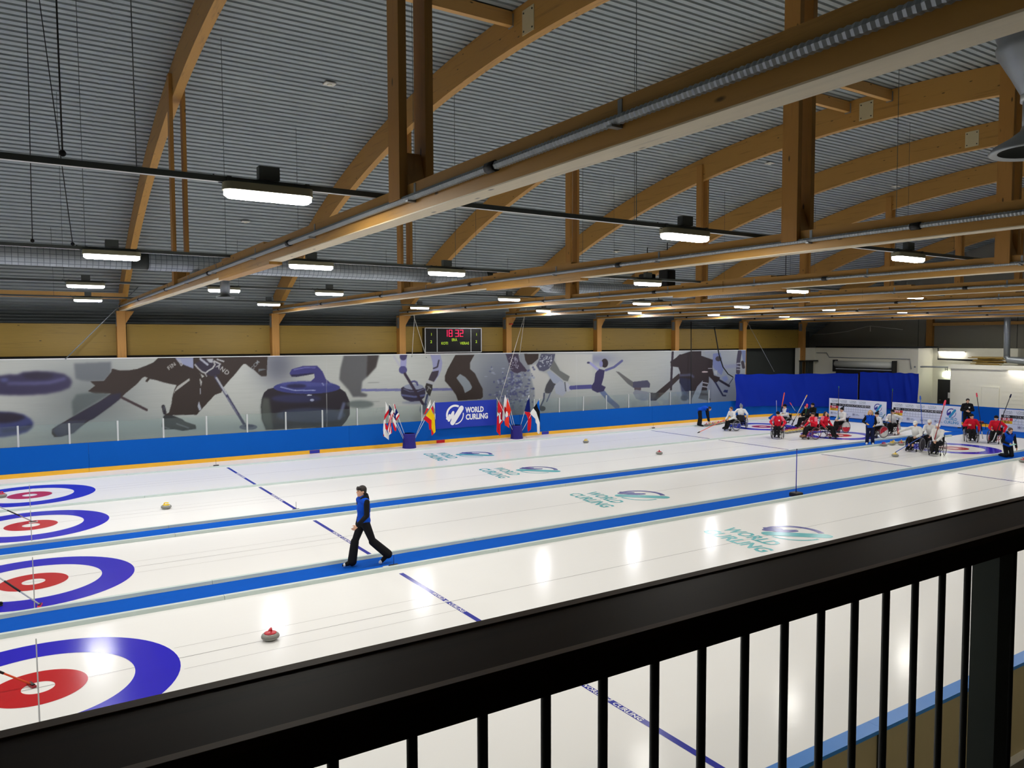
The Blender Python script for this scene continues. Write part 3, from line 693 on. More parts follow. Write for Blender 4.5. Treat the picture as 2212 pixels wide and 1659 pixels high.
# roller shutter
t = thing('roller_shutter', 'silver roller shutter drum on the white wall above the curtains', 'shutter', (46.5, 17.0, 2.9))
ya, yb = onX(1932, 790, 46.5)[1], onX(1806, 790, 46.5)[1]
MB().cyl((46.45, ya, 3.22), (46.45, yb, 3.22), 0.22, n=24).build('drum', mat('drum_steel', lin((205,208,200)), 0.5, 0.1, var=0.03), t, world=True)
for y in (ya-0.06, yb): MB().box(46.2, 46.69, y, y+0.06, 2.7, 3.5).build('end_bracket', 'black', t, world=True)
MB().box(46.5, 46.6, ya, yb, 2.55, 2.98).build('slat_curtain', 'black', t, world=True)
MB().box(46.46, 46.499, ya, yb, 2.86, 2.93).build('bottom_bar', 'alu', t, world=True)
# pipes and cables on the white wall
t = thing('wall_pipe', 'thin grey pipe stepping across the white wall', 'pipe', (46.65, 18, 3.8))
MB().tube([(46.66,21.3,3.95),(46.66,20.5,3.95),(46.66,20.3,3.65),(46.66,14.6,3.62),(46.66,14.5,3.0)], 0.025, 6).build('pipe', 'galv', t, world=True)
t = thing('wall_pipe', 'grey horizontal pipe ending at the box room', 'pipe', (47.9, 13, 3.2))
MB().tube([(46.66,14.3,3.15),(47.4,13.9,3.15),(47.6,11.95,3.15)], 0.05, 8).build('pipe', 'galv', t, world=True)
t = thing('heating_pipe', 'black pipe running along the top of the white wall and stepping down', 'pipe', (46.6, 15, 4.3))
MB().tube([(46.62,21.3,4.36),(46.62,14.0,4.36),(48.3,13.75,4.36),(48.3,13.75,3.62),(48.3,10.6,3.55)], 0.055, 8).build('pipe', 'black', t, world=True)
t = thing('wall_radiator', 'dark grey ribbed wall unit in the corner beside the curtain', 'radiator', (44.9, 21.3, 3.0))
for k in range(7): MB().box(45.0+0.19*k, 45.15+0.19*k, 21.26, 21.44, 2.5, 3.35).build('fin', 'dark_wall', t, world=True)
MB().box(44.95, 46.6, 21.1, 21.44, 3.36, 3.44).build('hood', 'black', t, world=True)
# tube lamp on the recess wall
t = thing('tube_lamp', 'bright pinkish tube lamp on the wall behind the box room', 'light', (48.2, 12.5, 4.0))
a = onX(2028, 762, 48.2); b = onX(2080, 763, 48.2)
MB().cyl(a, b, 0.035, n=10).build('tube', 'tube_white', t, world=True); MB().box(48.23, 48.39, min(a[1],b[1])-0.1, max(a[1],b[1])+0.1, a[2]+0.03, a[2]+0.10).build('fitting', 'white_paint', t, world=True)
# box room in front of the end wall
box = MB().box(46.4, XR-0.002, 1.0, 11.95, -0.02, 3.12); box = box.build('wall_box_room', 'white_paint', kind='structure')
MB().box(46.3, XR-0.002, 0.9, 12.05, 3.121, 3.36).build('roof_edge', 'white_paint', box)
for k in range(12): MB().box(46.393, 46.3995, 1.0, 11.95, 0.35+0.22*k, 0.356+0.22*k).build('cladding_joint', 'white_paint', box)
dd = MB().box(46.36, 46.399, 9.28, 10.15, 0.0, 2.08).build('door_2', 'white_paint', box); dd['kind'] = 'structure'
mb = MB().box(46.35, 46.398, 9.22, 9.275, 0, 2.14).box(46.35, 46.398, 10.155, 10.21, 0, 2.14).box(46.35, 46.398, 9.276, 10.154, 2.085, 2.14); mb.build('door_frame', 'white_paint', dd)
t = thing('tube_lamp', 'tube lamp under the roof edge of the box room at the right edge', 'light', (46.2, 8.3, 3.0))
a = onX(2180, 799, 46.15); a[2] = 3.02; MB().cyl(a, (46.15, a[1]-2.6, 3.02), 0.035, n=10).build('tube', 'tube_white', t, world=True)
MB().box(46.18, 46.39, a[1]-2.7, a[1]+0.1, 3.05, 3.11).build('fitting', 'white_paint', t, world=True)
# galvanised pipe and scrap timber on the box room roof
t = thing('flue_pipe', 'galvanised vertical pipe rising from the box room roof', 'pipe', (47.0, 8.9, 3.36))
c = onX(2175, 760, 47.2); MB().cyl((47.2, c[1], 3.8), (47.2, c[1]+0.05, 7.4), 0.16, n=18).build('pipe', 'galv', t, world=True)
MB().tube([(47.2,c[1],3.9),(47.2,c[1]-0.1,3.68),(47.2,c[1]-0.9,3.62),(47.2,c[1]-1.6,3.63)], [0.17,0.18,0.2,0.22], 14).build('elbow', 'galv', t, world=True)
rnd = random.Random(3)
for k in range(11):
    ln = rnd.uniform(1.3, 1.9); yc_ = 10.35-rnd.uniform(0, 0.3); x0 = 46.95+rnd.uniform(0, 0.5); z0 = 3.382+0.043*k; an = rnd.uniform(-0.22, 0.22)
    t = thing('timber_offcut', f'yellowish timber offcut, {ORDW[k]} from the bottom of the pile on the box room roof', 'plank', (x0, yc_, z0-0.02), group='scrap timber on the box room roof')
    mb = MB(); mb.obox((x0, yc_, z0), (ln/2*math.sin(an), ln/2*math.cos(an), 0), (0.05*math.cos(an), -0.05*math.sin(an), 0), (0,0,0.02)); mb.build('plank', 'fascia_wood', t, world=True)
# rope and cables at the mural end
t = thing('hanging_cable', 'thick black cable drooping from the roof to the curtain corner', 'cable', (36, 20.5, 3))
pts = [onY(1543,706,20.6), onY(1548,735,20.6), onY(1553,765,20.6), onY(1562,793,20.4), onY(1573,808,20.2), onY(1584,815,19.9)]
MB().tube(pts, 0.035, 8).build('cable', 'black', t, world=True)
MB().tube([onY(1500,694,20.6)*np.array([1,1,0])+np.array([0,0,roof_z(20.6)-0.01]), onY(1500,694,20.6), onY(1530,705,20.6), onY(1543,706,20.6)], 0.012, 6).build('tether', 'galv', t, world=True)
t = thing('hanging_pole', 'thin dark vertical pole in front of the mural hockey players', 'pole', (33.5, 20.7, 1))
a = onY(1493, 695, 20.6); b = onY(1493, 880, 20.6); b[2] = 0.0; MB().tube([a, b], 0.025, 8).build('pole', 'black', t, world=True); MB().box(b[0]-0.15, b[0]+0.15, b[1]-0.15, b[1]+0.15, 0, 0.03).build('foot', 'black', t, world=True)
for k, (p, q, lab) in enumerate((((895,690),(890,770),'white cord hanging left of the clock'),((896,690),(921,772),'white cord slanting left of the clock'),((1130,692),(1075,880),'long white cord slanting to the flags right of the sign'),((1132,692),(1122,768),'white cord right of the clock'),((246,672),(142,775),'grey steel brace wire by the first back wall column'),((1620,706),(1672,802),'faint wire slanting before the dark wall panel'))):
    yy = 21.025; A = onY(*p, yy); B = onY(*q, yy if k not in (2, 5) else (19.96 if k == 2 else 19.72)); d_ = A-B; A = B+d_*((roof_z(A[1])-0.01-B[2])/d_[2])
    t = thing('cord', lab, 'cord', tuple(B)); MB().tube([A, B], 0.012 if k != 4 else 0.02, 5).build('strand', 'sensor_white' if k < 4 else 'galv', t, world=True)
    MB().sphere(B, 0.025, 8, 6).build('knot', 'galv', t, world=True)
t = thing('fire_bell', 'small red alarm bell on the column right of the clock', 'bell', tuple(onY(1104, 699, 21.2)))
MB().lathe([(0.0,-0.05),(0.1,-0.05),(0.1,0.0)], n=16).build('gong', 'ring_red', t)
t = thing('light_line', 'thin light cable sagging across the dark gable wall', 'cable', (47, 16, 5.5))
MB().tube([onX(1745,723,49), onX(1790,721,49), onX(1830,716,49), onX(1862,708,49), onX(1880,704,49), onX(1950,712,49)], 0.015, 6).build('cable', 'sensor_white', t, world=True); MB().cyl(onX(1880,704,49), onX(1880,716,49), 0.03, n=6).build('weight', 'sensor_white', t, world=True)

# ------------------------------------------------------------------ electronic clock
t = thing('electronic_scoreboard', 'black electronic clock and score panel on the timber band, reading 18 32', 'scoreboard', (18.0, 21.3, 4.27))
x0, x1, z0, z1, yq = 16.45, 19.6, 4.28, 5.47, 21.30
MB().box(x0, x1, yq, 21.619, z0, z1).build('case', 'blackgloss', t, world=True)
for a, b, c, d in ((x0-0.02,x0+0.02,z0,z1),(x1-0.02,x1+0.02,z0,z1),(x0,x1,z0-0.02,z0+0.02),(x0,x1,z1-0.02,z1+0.02),(17.08,17.11,z0,z1),(18.98,19.01,z0,z1)):
    MB().box(a, b, yq-0.012, yq-0.001, c, d).build('trim_bar', 'alu', t, world=True)
mat('led_red', lin((255,30,90)), 0.5, emit=(lin((255,20,80)), 1.6)); mat('led_green', lin((170,200,40)), 0.5, emit=(lin((170,205,30)), 0.6))
SEG = {'0':'abcdef','1':'bc','2':'abged','3':'abgcd','8':'abcdefg'}
def digit(mb, ch, x, z, w, h):
    s = {'a':(x,x+w,z+h-0.03,z+h),'d':(x,x+w,z,z+0.03),'g':(x,x+w,z+h/2-0.015,z+h/2+0.015),'b':(x+w-0.035,x+w,z+h/2,z+h),'c':(x+w-0.035,x+w,z,z+h/2),'f':(x,x+0.035,z+h/2,z+h),'e':(x,x+0.035,z,z+h/2)}
    for k in SEG[ch]: a, b, c, d = s[k]; mb.box(a+0.005, b-0.005, yq-0.01, yq-0.002, c+0.004, d-0.004)
for ch, x in zip('1832', (17.47, 17.74, 18.10, 18.36)):
    mb = MB(); digit(mb, ch, x, 5.05, 0.20, 0.34); mb.build('clock_digit', 'led_red', t, world=True)
for s, x, z, w in (('ERÄ',17.90,4.83,0.30),('KOTI',17.32,4.66,0.36),('VIERAS',18.37,4.66,0.52),('1',16.74,5.10,None),('2',16.72,4.74,0.09),('1',19.28,5.10,None),('2',19.26,4.74,0.09)):
    mb = MB(); text_on(mb, s, (x, yq-0.004, z), (1,0,0), (0,0,1), 0.19, width=w, bold=0.008); mb.build('caption', 'led_green', t, world=True)

# ------------------------------------------------------------------ sponsor sign on the barrier
t = thing('sponsor_sign', 'blue board on the barrier with white ring emblem and words WORLD CURLING', 'sign', (17.87, 19.75, 0.70))
MB().box(16.2, 19.54, 19.74, 19.80, 0.70, 1.95).build('panel', 'sign_blue', t, world=True)
emblem((17.22-17.87, -0.014, 1.33-0.70), (1,0,0), (0,0,1), 0.98, ['white_print']*4, t, (0,-0.001,0))
mb = MB(); text_on(mb, 'WORLD', (17.80, 19.735, 1.40), (1,0,0), (0,0,1), 0.36, bold=0.04, width=1.02); mb.build('word', 'white_print', t, world=True)
mb = MB(); text_on(mb, 'CURLING', (17.80, 19.735, 1.06), (1,0,0), (0,0,1), 0.36, bold=0.04, width=1.24); mb.build('word', 'white_print', t, world=True)
# ------------------------------------------------------------------ printed mural on the back wall (flat print: colours only)
def make_mural():
    y = 21.05; x0, x1, z0, z1, st = -8.0, 39.1, 0.55, 4.19, 0.029
    SS = 2; nx0 = int((x1-x0)/st)+1; nz0 = int((z1-z0)/st)+1; nx, nz = nx0*SS, nz0*SS
    hx, hz = (x1-x0)/(nx0-1), (z1-z0)/(nz0-1); off = (np.arange(SS)-(SS-1)/2)/SS
    xs_ = (x0+hx*(np.arange(nx0)[:,None]+off[None])).ravel(); zs_ = (z0+hz*(np.arange(nz0)[:,None]+off[None])).ravel()
    X, Z = np.meshgrid(xs_, zs_)
    dx, dy, dz = X-CAM[0], y-CAM[1], Z-CAM[2]
    f = dx*BF[0]+dy*BF[1]+dz*BF[2]
    U = W/2+FPX*(dx*BR[0]+dy*BR[1]+dz*BR[2])/f; V = H/2-FPX*(dx*BU[0]+dy*BU[1]+dz*BU[2])/f
    C = np.zeros((nz, nx, 3)); C[:] = (184, 187, 180)
    rnd = np.random.RandomState(5)
    # faint horizontal ice streaks
    st_ = rnd.rand(nz, nx//40+2); k = np.repeat(st_, 40, axis=1)[:, :nx]
    for _ in range(12): k = (k+np.roll(k, 3, 1)+np.roll(k, -3, 1))/3
    C += ((k-0.5)*7)[..., None]
    def blur(M, n):
        for _ in range(n*SS*SS):
            M = (M+np.roll(M,1,0)+np.roll(M,-1,0))/3; M = (M+np.roll(M,1,1)+np.roll(M,-1,1))/3
        return M
    def inside(P):
        P = np.array(P, float); a0, b0 = P.min(0)-2; a1, b1 = P.max(0)+2
        sel = (U >= a0) & (U <= a1) & (V >= b0) & (V <= b1); u, v = U[sel], V[sel]; ins = np.zeros(u.shape, bool)
        for i in range(len(P)):
            (xa, ya), (xb, yb) = P[i-1], P[i]
            if ya == yb: continue
            c = ((ya > v) != (yb > v)) & (u < (xb-xa)*(v-ya)/(yb-ya)+xa); ins ^= c
        M = np.zeros(U.shape); M[sel] = ins; return M
    def put(M, col, a=1.0, soft=0):
        nonlocal C
        if soft:
            ii, jj = np.nonzero(M > 0)
            if len(ii) == 0: return
            b = 2*soft*SS*SS+2; i0, i1, j0, j1 = max(0, ii.min()-b), ii.max()+b+1, max(0, jj.min()-b), jj.max()+b+1
            m2 = blur(M[i0:i1, j0:j1], soft); S = C[i0:i1, j0:j1]; C[i0:i1, j0:j1] = S*(1-a*m2[..., None])+np.array(col, float)*(a*m2[..., None]); return
        ii = M > 0; C[ii] = C[ii]*(1-a*M[ii][:, None])+np.array(col, float)*(a*M[ii][:, None])
    CR = {'1':(0,770,7.9),'2':(220,770,7.9),'3':(420,770,7.9),'A':(500,680,4.424),'4':(820,760,9.217),'5':(1040,760,9.217),'B':(1200,680,4.424),'6':(1400,750,9.217),'p':(0,0,1.0)}
    def T(c, pts): ox, oy, s = CR[c]; return [(ox+a/s, oy+b/s) for a, b in pts]
    def poly(c, pts, col, a=1.0, soft=0): put(inside(T(c, pts)), col, a, soft)
    def ell(c, cx, cy, rx, ry, col, a=1.0, soft=0):
        ox, oy, s = CR[c]; qx, qy = ox+cx/s, oy+cy/s; sel = (np.abs(U-qx) <= rx/s) & (np.abs(V-qy) <= ry/s); M = np.zeros(U.shape); M[sel] = (((U[sel]-qx)/(rx/s))**2+((V[sel]-qy)/(ry/s))**2 < 1); put(M, col, a, soft)
    def glow(cx, cy, sx, sy, col, a): put(np.exp(-((U-cx)/sx)**2-((V-cy)/sy)**2), col, a)
    def line(c, pts, w, col, a=1.0, soft=0):
        pts = T(c, pts); w = w/CR[c][2]; M = np.zeros(U.shape); A_ = np.array(pts); sel = (U > A_[:,0].min()-w) & (U < A_[:,0].max()+w) & (V > A_[:,1].min()-w) & (V < A_[:,1].max()+w); u, v = U[sel], V[sel]; mm = np.zeros(u.shape)
        for (xa, ya), (xb, yb) in zip(pts[:-1], pts[1:]):
            L = (xb-xa)**2+(yb-ya)**2; t = np.clip(((u-xa)*(xb-xa)+(v-ya)*(yb-ya))/max(L, 1e-6), 0, 1)
            mm = np.maximum(mm, (np.hypot(u-xa-t*(xb-xa), v-ya-t*(yb-ya)) < w/2).astype(float))
        M[sel] = mm; put(M, col, a, soft)
    def letters(s, px, py, ang, size, col, bold=0.015):
        vs, fs = text_verts(s, size, bold=bold, space=1.15); ca, sa = math.cos(R(ang)), math.sin(R(ang)); M = np.zeros(U.shape)
        for q in fs: M = np.maximum(M, inside([(px+vs[i][0]*ca-vs[i][1]*sa, py-vs[i][0]*sa-vs[i][1]*ca) for i in q]))
        put(M, col, 1.0, 0)
    # soft tones
    glow(190, 865, 120, 95, (112,118,118), 0.85); glow(600, 790, 45, 50, (84,86,102), 0.75); glow(1088, 850, 85, 140, (98,104,120), 0.92)
    glow(1540, 850, 95, 120, (128,138,160), 0.75); glow(1330, 905, 170, 45, (140,152,165), 0.6); glow(330, 920, 300, 22, (146,160,160), 0.6); glow(1285, 775, 50, 14, (90,95,140), 0.5)
    # two moving stones at far left
    poly('1', [(-760,470),(-700,390),(-500,340),(-200,330),(0,330),(150,305),(300,310),(400,265),(650,255),(900,262),(1100,300),(1200,370),(1230,440),(1190,530),(1050,590),(800,640),(500,660),(200,665),(0,655),(-300,640),(-600,580),(-720,530)], (60,56,82), 1, 3)
    line('1', [(150,460),(600,460),(850,445),(1100,380)], 55, (98,98,140), 0.7, 3); ell('1', 70, 400, 70, 35, (100,108,160), 0.7, 3); ell('1', 650, 330, 260, 60, (50,46,58), 0.8, 4)
    poly('1', [(-640,1150),(-560,1040),(-400,975),(0,945),(200,955),(400,990),(520,1060),(570,1130),(550,1210),(460,1290),(300,1340),(40,1380),(-300,1360),(-560,1260)], (66,72,118), 1, 2)
    poly('1', [(-520,1060),(-300,980),(0,955),(200,960),(380,1000),(440,1050),(300,1110),(100,1140),(-300,1130)], (50,45,58), 1, 3); line('1', [(60,1270),(420,1230),(520,1180)], 60, (44,48,70), 0.7, 3)
    # grey figure behind the skater
    poly('1', [(1260,120),(1896,90),(1896,300),(1780,420),(1520,425),(1400,410),(1290,380)], (94,99,104), 0.8, 2)
    # skater in black, sweeping
    poly('p', [(242,796),(258,800),(277,800),(296,797),(315,790),(331,783),(343,772),(578,770),(576,813),(564,813),(550,800),(539,793),(531,786.5),(526,786.5),(519,794),(509,807),(496,821),(483,836.5),(478,848),(464,853),(455,863),(443,876),(432,888),(425,896),(355,897),(365,891),(367,884),(370.6,871),(372,858.6),(374,851),(377,841),(381.4,832),(365.6,829),(353,826),(336.5,821),(323.8,818.7),(318,825.7),(313.7,823.8),(318.7,816),(312.4,813.7),(307,816.8),(296,829.5),(274.4,847),(263,857.3),(259,861.8),(239,877.6),(202.5,904),(193.7,908),(170,925),(157,936),(133,943),(117.7,944.7),(111.4,936),(112.7,927),(126.6,918),(177,889),(215,867.5),(240,850),(205,850),(190,845),(205,833.3),(195,824),(225,822.5),(240,804)], (58,49,45))
    poly('p', [(146,907),(177,889),(215,867.5),(240,852),(262,848),(259,861.8),(239,877.6),(202.5,904),(193.7,908)], (52,50,68), 0.9, 1); poly('p', [(112,930),(126,918),(150,908),(190,908),(160,936),(125,944)], (70,76,100), 0.7, 1)
    poly('p', [(155,868),(165,852),(200,848),(240,850),(175,888),(158,900)], (88,96,96), 0.9, 2)
    poly('2', [(1250,20),(1560,20),(1560,205),(1420,150),(1300,90)], (150,156,184))
    line('2', [(1290,45),(1355,160),(1375,140),(1330,60)], 14, (176,176,178)); letters('FIN', 365, 800, 36, 12, (184,184,180))
    poly('3', [(0,130),(140,40),(330,60),(460,150),(430,300),(300,340),(100,260)], (54,49,66), 0.9)
    line('3', [(10,140),(60,200),(130,262),(190,285),(235,245),(310,200),(350,140),(330,90)], 24, (178,178,176)); line('3', [(100,40),(225,140)], 34, (168,170,182)); poly('3', [(200,40),(320,40),(310,110),(250,100)], (172,174,180)); line('3', [(340,80),(440,130)], 26, (176,176,178)); line('3', [(390,50),(500,85)], 22, (176,176,178)); poly('3', [(75,275),(170,340),(130,362),(110,310)], (180,180,176)); line('3', [(180,290),(210,340)], 14, (176,176,176))
    letters('AND', 466, 792.5, -36, 13.5, (182,182,178)); letters('CCM', 546, 800, 50, 10, (140,146,150))
    poly('3', [(1090,210),(1240,215),(1110,250),(1100,280)], (120,130,135), 0.8)
    poly('2', [(1230,650),(1240,590),(1290,510),(1495,370),(1500,410),(1330,540),(1250,600)], (172,172,166)); poly('2', [(1670,370),(1710,430),(1695,515),(1675,450)], (172,172,168)); poly('2', [(1655,760),(1700,900),(1665,930),(1635,850)], (168,172,184)); line('2', [(1680,550),(1680,640)], 14, (165,165,170))
    line('2', [(340,700),(765,912)], 44, (68,55,58)); line('2', [(1048,855),(1075,965)], 62, (50,46,50)); ell('2', 1060, 880, 16, 40, (90,95,105), 0.8)
    poly('2', [(1055,1005),(1200,1000),(1370,1070),(1420,1110),(1600,1170),(1610,1235),(1380,1270),(1250,1245),(1060,1245),(1020,1190),(1040,1080)], (56,58,60)); line('2', [(1280,1150),(1480,1220)], 26, (110,116,122), 0.8); line('2', [(1050,1200),(1150,1230)], 20, (110,116,122), 0.8)
    line('3', [(360,350),(870,1190)], 48, (66,66,92)); line('3', [(375,365),(545,640)], 30, (170,172,178)); line('3', [(560,700),(740,990)], 12, (140,142,160))
    ell('3', 920, 1205, 152, 50, (108,112,126)); ell('3', 930, 1185, 90, 22, (80,84,100))
    # large stone
    poly('A', [(310,745),(350,710),(430,690),(1020,690),(1090,740),(1130,830),(1132,950),(1100,1010),(1050,1070),(330,1100),(290,1000),(280,880),(290,800)], (48,43,50))
    poly('A', [(300,790),(360,800),(400,1090),(330,1100),(290,1000),(280,880)], (92,98,90), 0.8, 4); ell('A', 760, 960, 330, 70, (70,80,112), 0.6, 4); ell('A', 620, 800, 240, 40, (58,60,100), 0.7, 4); line('A', [(1030,990),(1075,850)], 30, (110,118,150), 0.8, 2)
    ell('A', 720, 695, 318, 60, (62,66,124)); ell('A', 720, 660, 250, 26, (84,88,150), 0.7, 2); ell('A', 620, 680, 95, 20, (44,42,70), 0.9, 2); line('A', [(470,690),(600,722),(800,722)], 10, (150,158,200), 0.9); ell('A', 745, 768, 26, 6, (190,195,210)); ell('A', 770, 815, 20, 12, (170,176,200), 0.9); line('A', [(860,640),(880,672)], 12, (150,158,200), 0.8)
    poly('A', [(555,560),(575,520),(680,490),(820,488),(870,540),(900,610),(950,655),(750,645),(795,600),(790,565),(720,575),(620,592),(575,590)], (66,64,120)); line('A', [(600,525),(700,505),(800,505)], 12, (110,112,170), 0.8); poly('A', [(560,570),(620,570),(780,555),(790,565),(720,578),(620,594),(575,592)], (42,38,62), 0.8)
    line('A', [(908,400),(912,1080)], 5, (190,192,190), 0.7, 0)
    # legs behind and the blue line
    poly('A', [(1075,380),(1410,380),(1380,500),(1250,640),(1240,740),(1300,760),(1290,785),(1160,785),(1120,720),(1030,620),(1040,520)], (86,86,88), 0.9, 2); poly('A', [(1300,380),(1410,380),(1380,500),(1290,600)], (60,54,52), 0.9, 2); ell('A', 1230, 855, 130, 38, (96,106,104), 0.8, 3)
    poly('p', [(780,840),(1000,838),(1000,843.5),(780,845.5)], (104,106,158), 0.85)
    # sweepers with a smaller stone
    line('4', [(290,95),(410,290)], 46, (176,176,184)); line('4', [(485,60),(470,270)], 120, (150,150,188)); line('4', [(470,100),(480,60)], 140, (66,62,96)); ell('4', 465, 360, 82, 78, (78,76,122)); 
    poly('4', [(430,720),(480,690),(850,690),(905,740),(915,830),(890,910),(800,980),(620,995),(480,940),(430,870),(422,800)], (58,52,70)); poly('4', [(432,840),(700,880),(912,840),(905,880),(700,915),(440,880)], (98,104,146), 0.9); ell('4', 660, 1010, 220, 24, (110,116,150), 0.6, 2)
    ell('4', 680, 695, 195, 58, (144,150,168)); line('4', [(620,600),(690,585),(740,610),(755,660)], 38, (82,82,126)); line('4', [(480,740),(600,790),(760,790),(880,740)], 14, (120,126,160), 0.8)
    line('4', [(505,440),(890,1080)], 56, (58,48,62)); line('4', [(955,860),(900,1120)], 54, (66,72,100)); line('4', [(975,870),(930,1020)], 14, (150,156,170)); ell('4', 880, 1150, 80, 90, (84,88,100), 0.9, 2)
    poly('4', [(1010,60),(1210,60),(1250,220),(1230,360),(1180,470),(1090,600),(1040,420),(1060,360),(1055,220)], (152,154,188)); poly('4', [(1040,395),(1180,370),(1160,470),(1080,600),(970,560),(1000,480)], (68,60,70)); line('4', [(1180,170),(1150,300),(1075,330)], 30, (66,62,74)); line('4', [(945,600),(1060,632)], 42, (174,176,182)); poly('4', [(930,620),(1055,655),(1050,740),(1000,890),(930,800),(905,700)], (54,50,48)); line('4', [(960,690),(1020,740)], 18, (150,150,150)); line('4', [(950,770),(990,690)], 14, (140,140,140))
    poly('4', [(1510,60),(1890,55),(1800,220),(1800,340),(1900,430),(1980,600),(2050,730),(2060,900),(2010,940),(1560,975),(1520,860),(1420,720),(1300,580),(1300,480),(1350,350)], (60,50,45)); poly('4', [(1530,520),(1600,440),(1700,500),(1790,600),(1840,700),(1820,750),(1700,820),(1660,700)], (140,148,154))
    # skaters throwing up ice
    poly('5', [(960,270),(1090,240),(1150,380),(1300,430),(1360,520),(1290,650),(1250,800),(1250,950),(1200,1080),(1050,1080),(1060,800),(1000,560)], (192,192,186), 0.95, 3); poly('5', [(1460,40),(2212,40),(2212,640),(1800,600),(1640,420),(1500,250)], (190,191,184), 0.9, 3)
    for _ in range(240):
        a, b = rnd.normal(650, 260), rnd.normal(720, 260)
        if 60 < a < 1060 and 300 < b < 1250: ell('5', a, b, rnd.uniform(8, 34), rnd.uniform(8, 26), (74,78,118) if rnd.rand() < 0.7 else (150,158,178), 0.7, 0)
    poly('5', [(480,40),(730,40),(760,180),(910,370),(880,400),(800,390),(720,430),(640,410),(560,340),(540,220)], (66,57,74)); poly('5', [(850,40),(1140,40),(1130,140),(1000,250),(920,260),(870,160)], (58,48,43)); poly('5', [(1190,40),(1470,40),(1430,220),(1340,340),(1240,390),(1150,370),(1090,270),(1140,180)], (84,86,106))
    for _ in range(46):
        a, b = rnd.uniform(1160, 1400), rnd.uniform(80, 310); ell('5', a, b, 10, 10, (205,208,214), 0.9, 0)
        a, b = rnd.uniform(550, 740), rnd.uniform(100, 340); ell('5', a, b, 9, 9, (180,182,196), 0.8, 0)
    poly('5', [(1440,160),(1500,260),(1560,370),(1760,490),(1720,590),(1640,570),(1360,340)], (112,115,112)); poly('5', [(1300,400),(1360,370),(1560,520),(1640,600),(1560,640),(1430,620),(1370,520)], (156,164,182))
    poly('5', [(1370,530),(1430,620),(1480,640),(1400,800),(1340,830),(1270,820),(1260,760),(1290,660)], (74,74,80)); poly('5', [(1450,680),(1560,580),(1640,620),(1690,800),(1620,880),(1480,830)], (168,174,188)); line('5', [(1250,830),(1240,950),(1175,1090)], 32, (78,84,104)); line('5', [(1372,820),(1300,990)], 20, (84,92,120)); ell('5', 1212, 1130, 64, 52, (68,70,74)); poly('5', [(1690,600),(1800,690),(1790,760),(1720,800),(1670,730)], (182,185,194)); line('5', [(1660,610),(1680,780)], 24, (96,100,110))
    # leaping figure skater
    line('B', [(150,697),(260,690),(350,688)], 40, (82,82,138)); line('B', [(430,715),(510,810),(590,880)], 46, (106,120,154)); poly('B', [(380,560),(415,515),(470,530),(460,600),(440,670),(480,690),(460,730),(400,745),(350,720),(345,680),(370,640)], (62,57,92)); ell('B', 470, 462, 33, 43, (54,46,50)); ell('B', 435, 470, 17, 30, (134,134,178)); line('B', [(402,520),(330,460)], 24, (154,154,198)); line('B', [(480,530),(560,500),(635,440)], 22, (98,100,146)); ell('B', 314, 458, 14, 10, (66,66,96)); line('B', [(200,385),(204,900)], 4, (196,198,196), 0.7, 0)
    # sticks and hockey players
    poly('B', [(575,540),(605,545),(740,640),(880,625),(905,660),(900,695),(740,695),(690,660)], (108,108,108)); poly('B', [(740,640),(880,625),(905,660),(900,695),(740,697)], (84,84,104)); poly('B', [(750,695),(818,695),(818,722),(755,722)], (98,86,92)); poly('B', [(740,745),(765,715),(900,740),(920,815),(840,820),(770,805)], (142,147,158)); poly('B', [(900,745),(960,745),(1180,560),(1205,590),(1050,740),(960,820),(910,820)], (64,56,56))
    line('6', [(492,60),(468,500),(455,840)], 44, (62,56,64)); line('6', [(470,300),(560,250),(640,170)], 60, (70,66,76))
    poly('6', [(500,250),(640,150),(860,80),(1060,80),(1060,170),(1290,250),(1280,420),(1310,560),(1430,600),(1420,660),(1330,720),(1280,650),(1210,580),(1210,690),(1170,800),(1200,990),(1240,1030),(1230,1070),(1000,1020),(1050,900),(1080,780),(1090,660),(980,780),(900,960),(860,1060),(620,700),(640,500),(600,400),(450,380),(450,290)], (56,48,50))
    line('6', [(640,560),(850,550),(900,590)], 40, (92,98,128), 0.8, 2); poly('6', [(620,600),(860,640),(860,1060),(680,1000)], (48,54,84), 0.75, 3); ell('6', 1190, 100, 60, 40, (160,166,178)); ell('6', 1130, 492, 62, 14, (205,190,190)); line('6', [(1200,425),(1270,422)], 16, (170,170,180))
    poly('6', [(1290,130),(1440,110),(1470,250),(1500,450),(1460,560),(1390,500),(1290,400)], (122,132,176)); ell('6', 1400, 230, 60, 50, (70,66,72)); poly('6', [(1310,470),(1380,460),(1370,560),(1320,520)], (176,180,184)); line('6', [(1095,705),(1185,722)], 20, (176,178,184)); line('6', [(1085,780),(1180,796)], 20, (176,178,184)); line('6', [(1340,700),(1490,960),(1540,965)], 34, (54,58,88)); line('6', [(1430,665),(1610,772)], 44, (50,48,62)); line('6', [(1610,740),(1690,620)], 14, (60,60,80)); poly('6', [(1490,890),(1520,850),(1590,850),(1580,910),(1530,900)], (56,66,112)); poly('6', [(1460,600),(1560,560),(1600,640),(1520,690)], (128,142,190), 0.9, 2); ell('6', 720, 1010, 70, 60, (54,54,66), 0.9, 2)
    line('6', [(1830,60),(1800,260),(1790,500)], 80, (76,72,88)); line('6', [(1900,60),(1930,260)], 90, (120,132,168)); line('6', [(1880,300),(1900,400)], 60, (70,64,72)); line('6', [(1770,325),(1840,320)], 18, (180,182,190)); line('6', [(1770,385),(1830,390)], 18, (180,182,190)); line('6', [(1765,440),(1825,445)], 14, (180,182,190)); line('6', [(1530,390),(1760,370)], 70, (136,142,178), 0.6, 3)
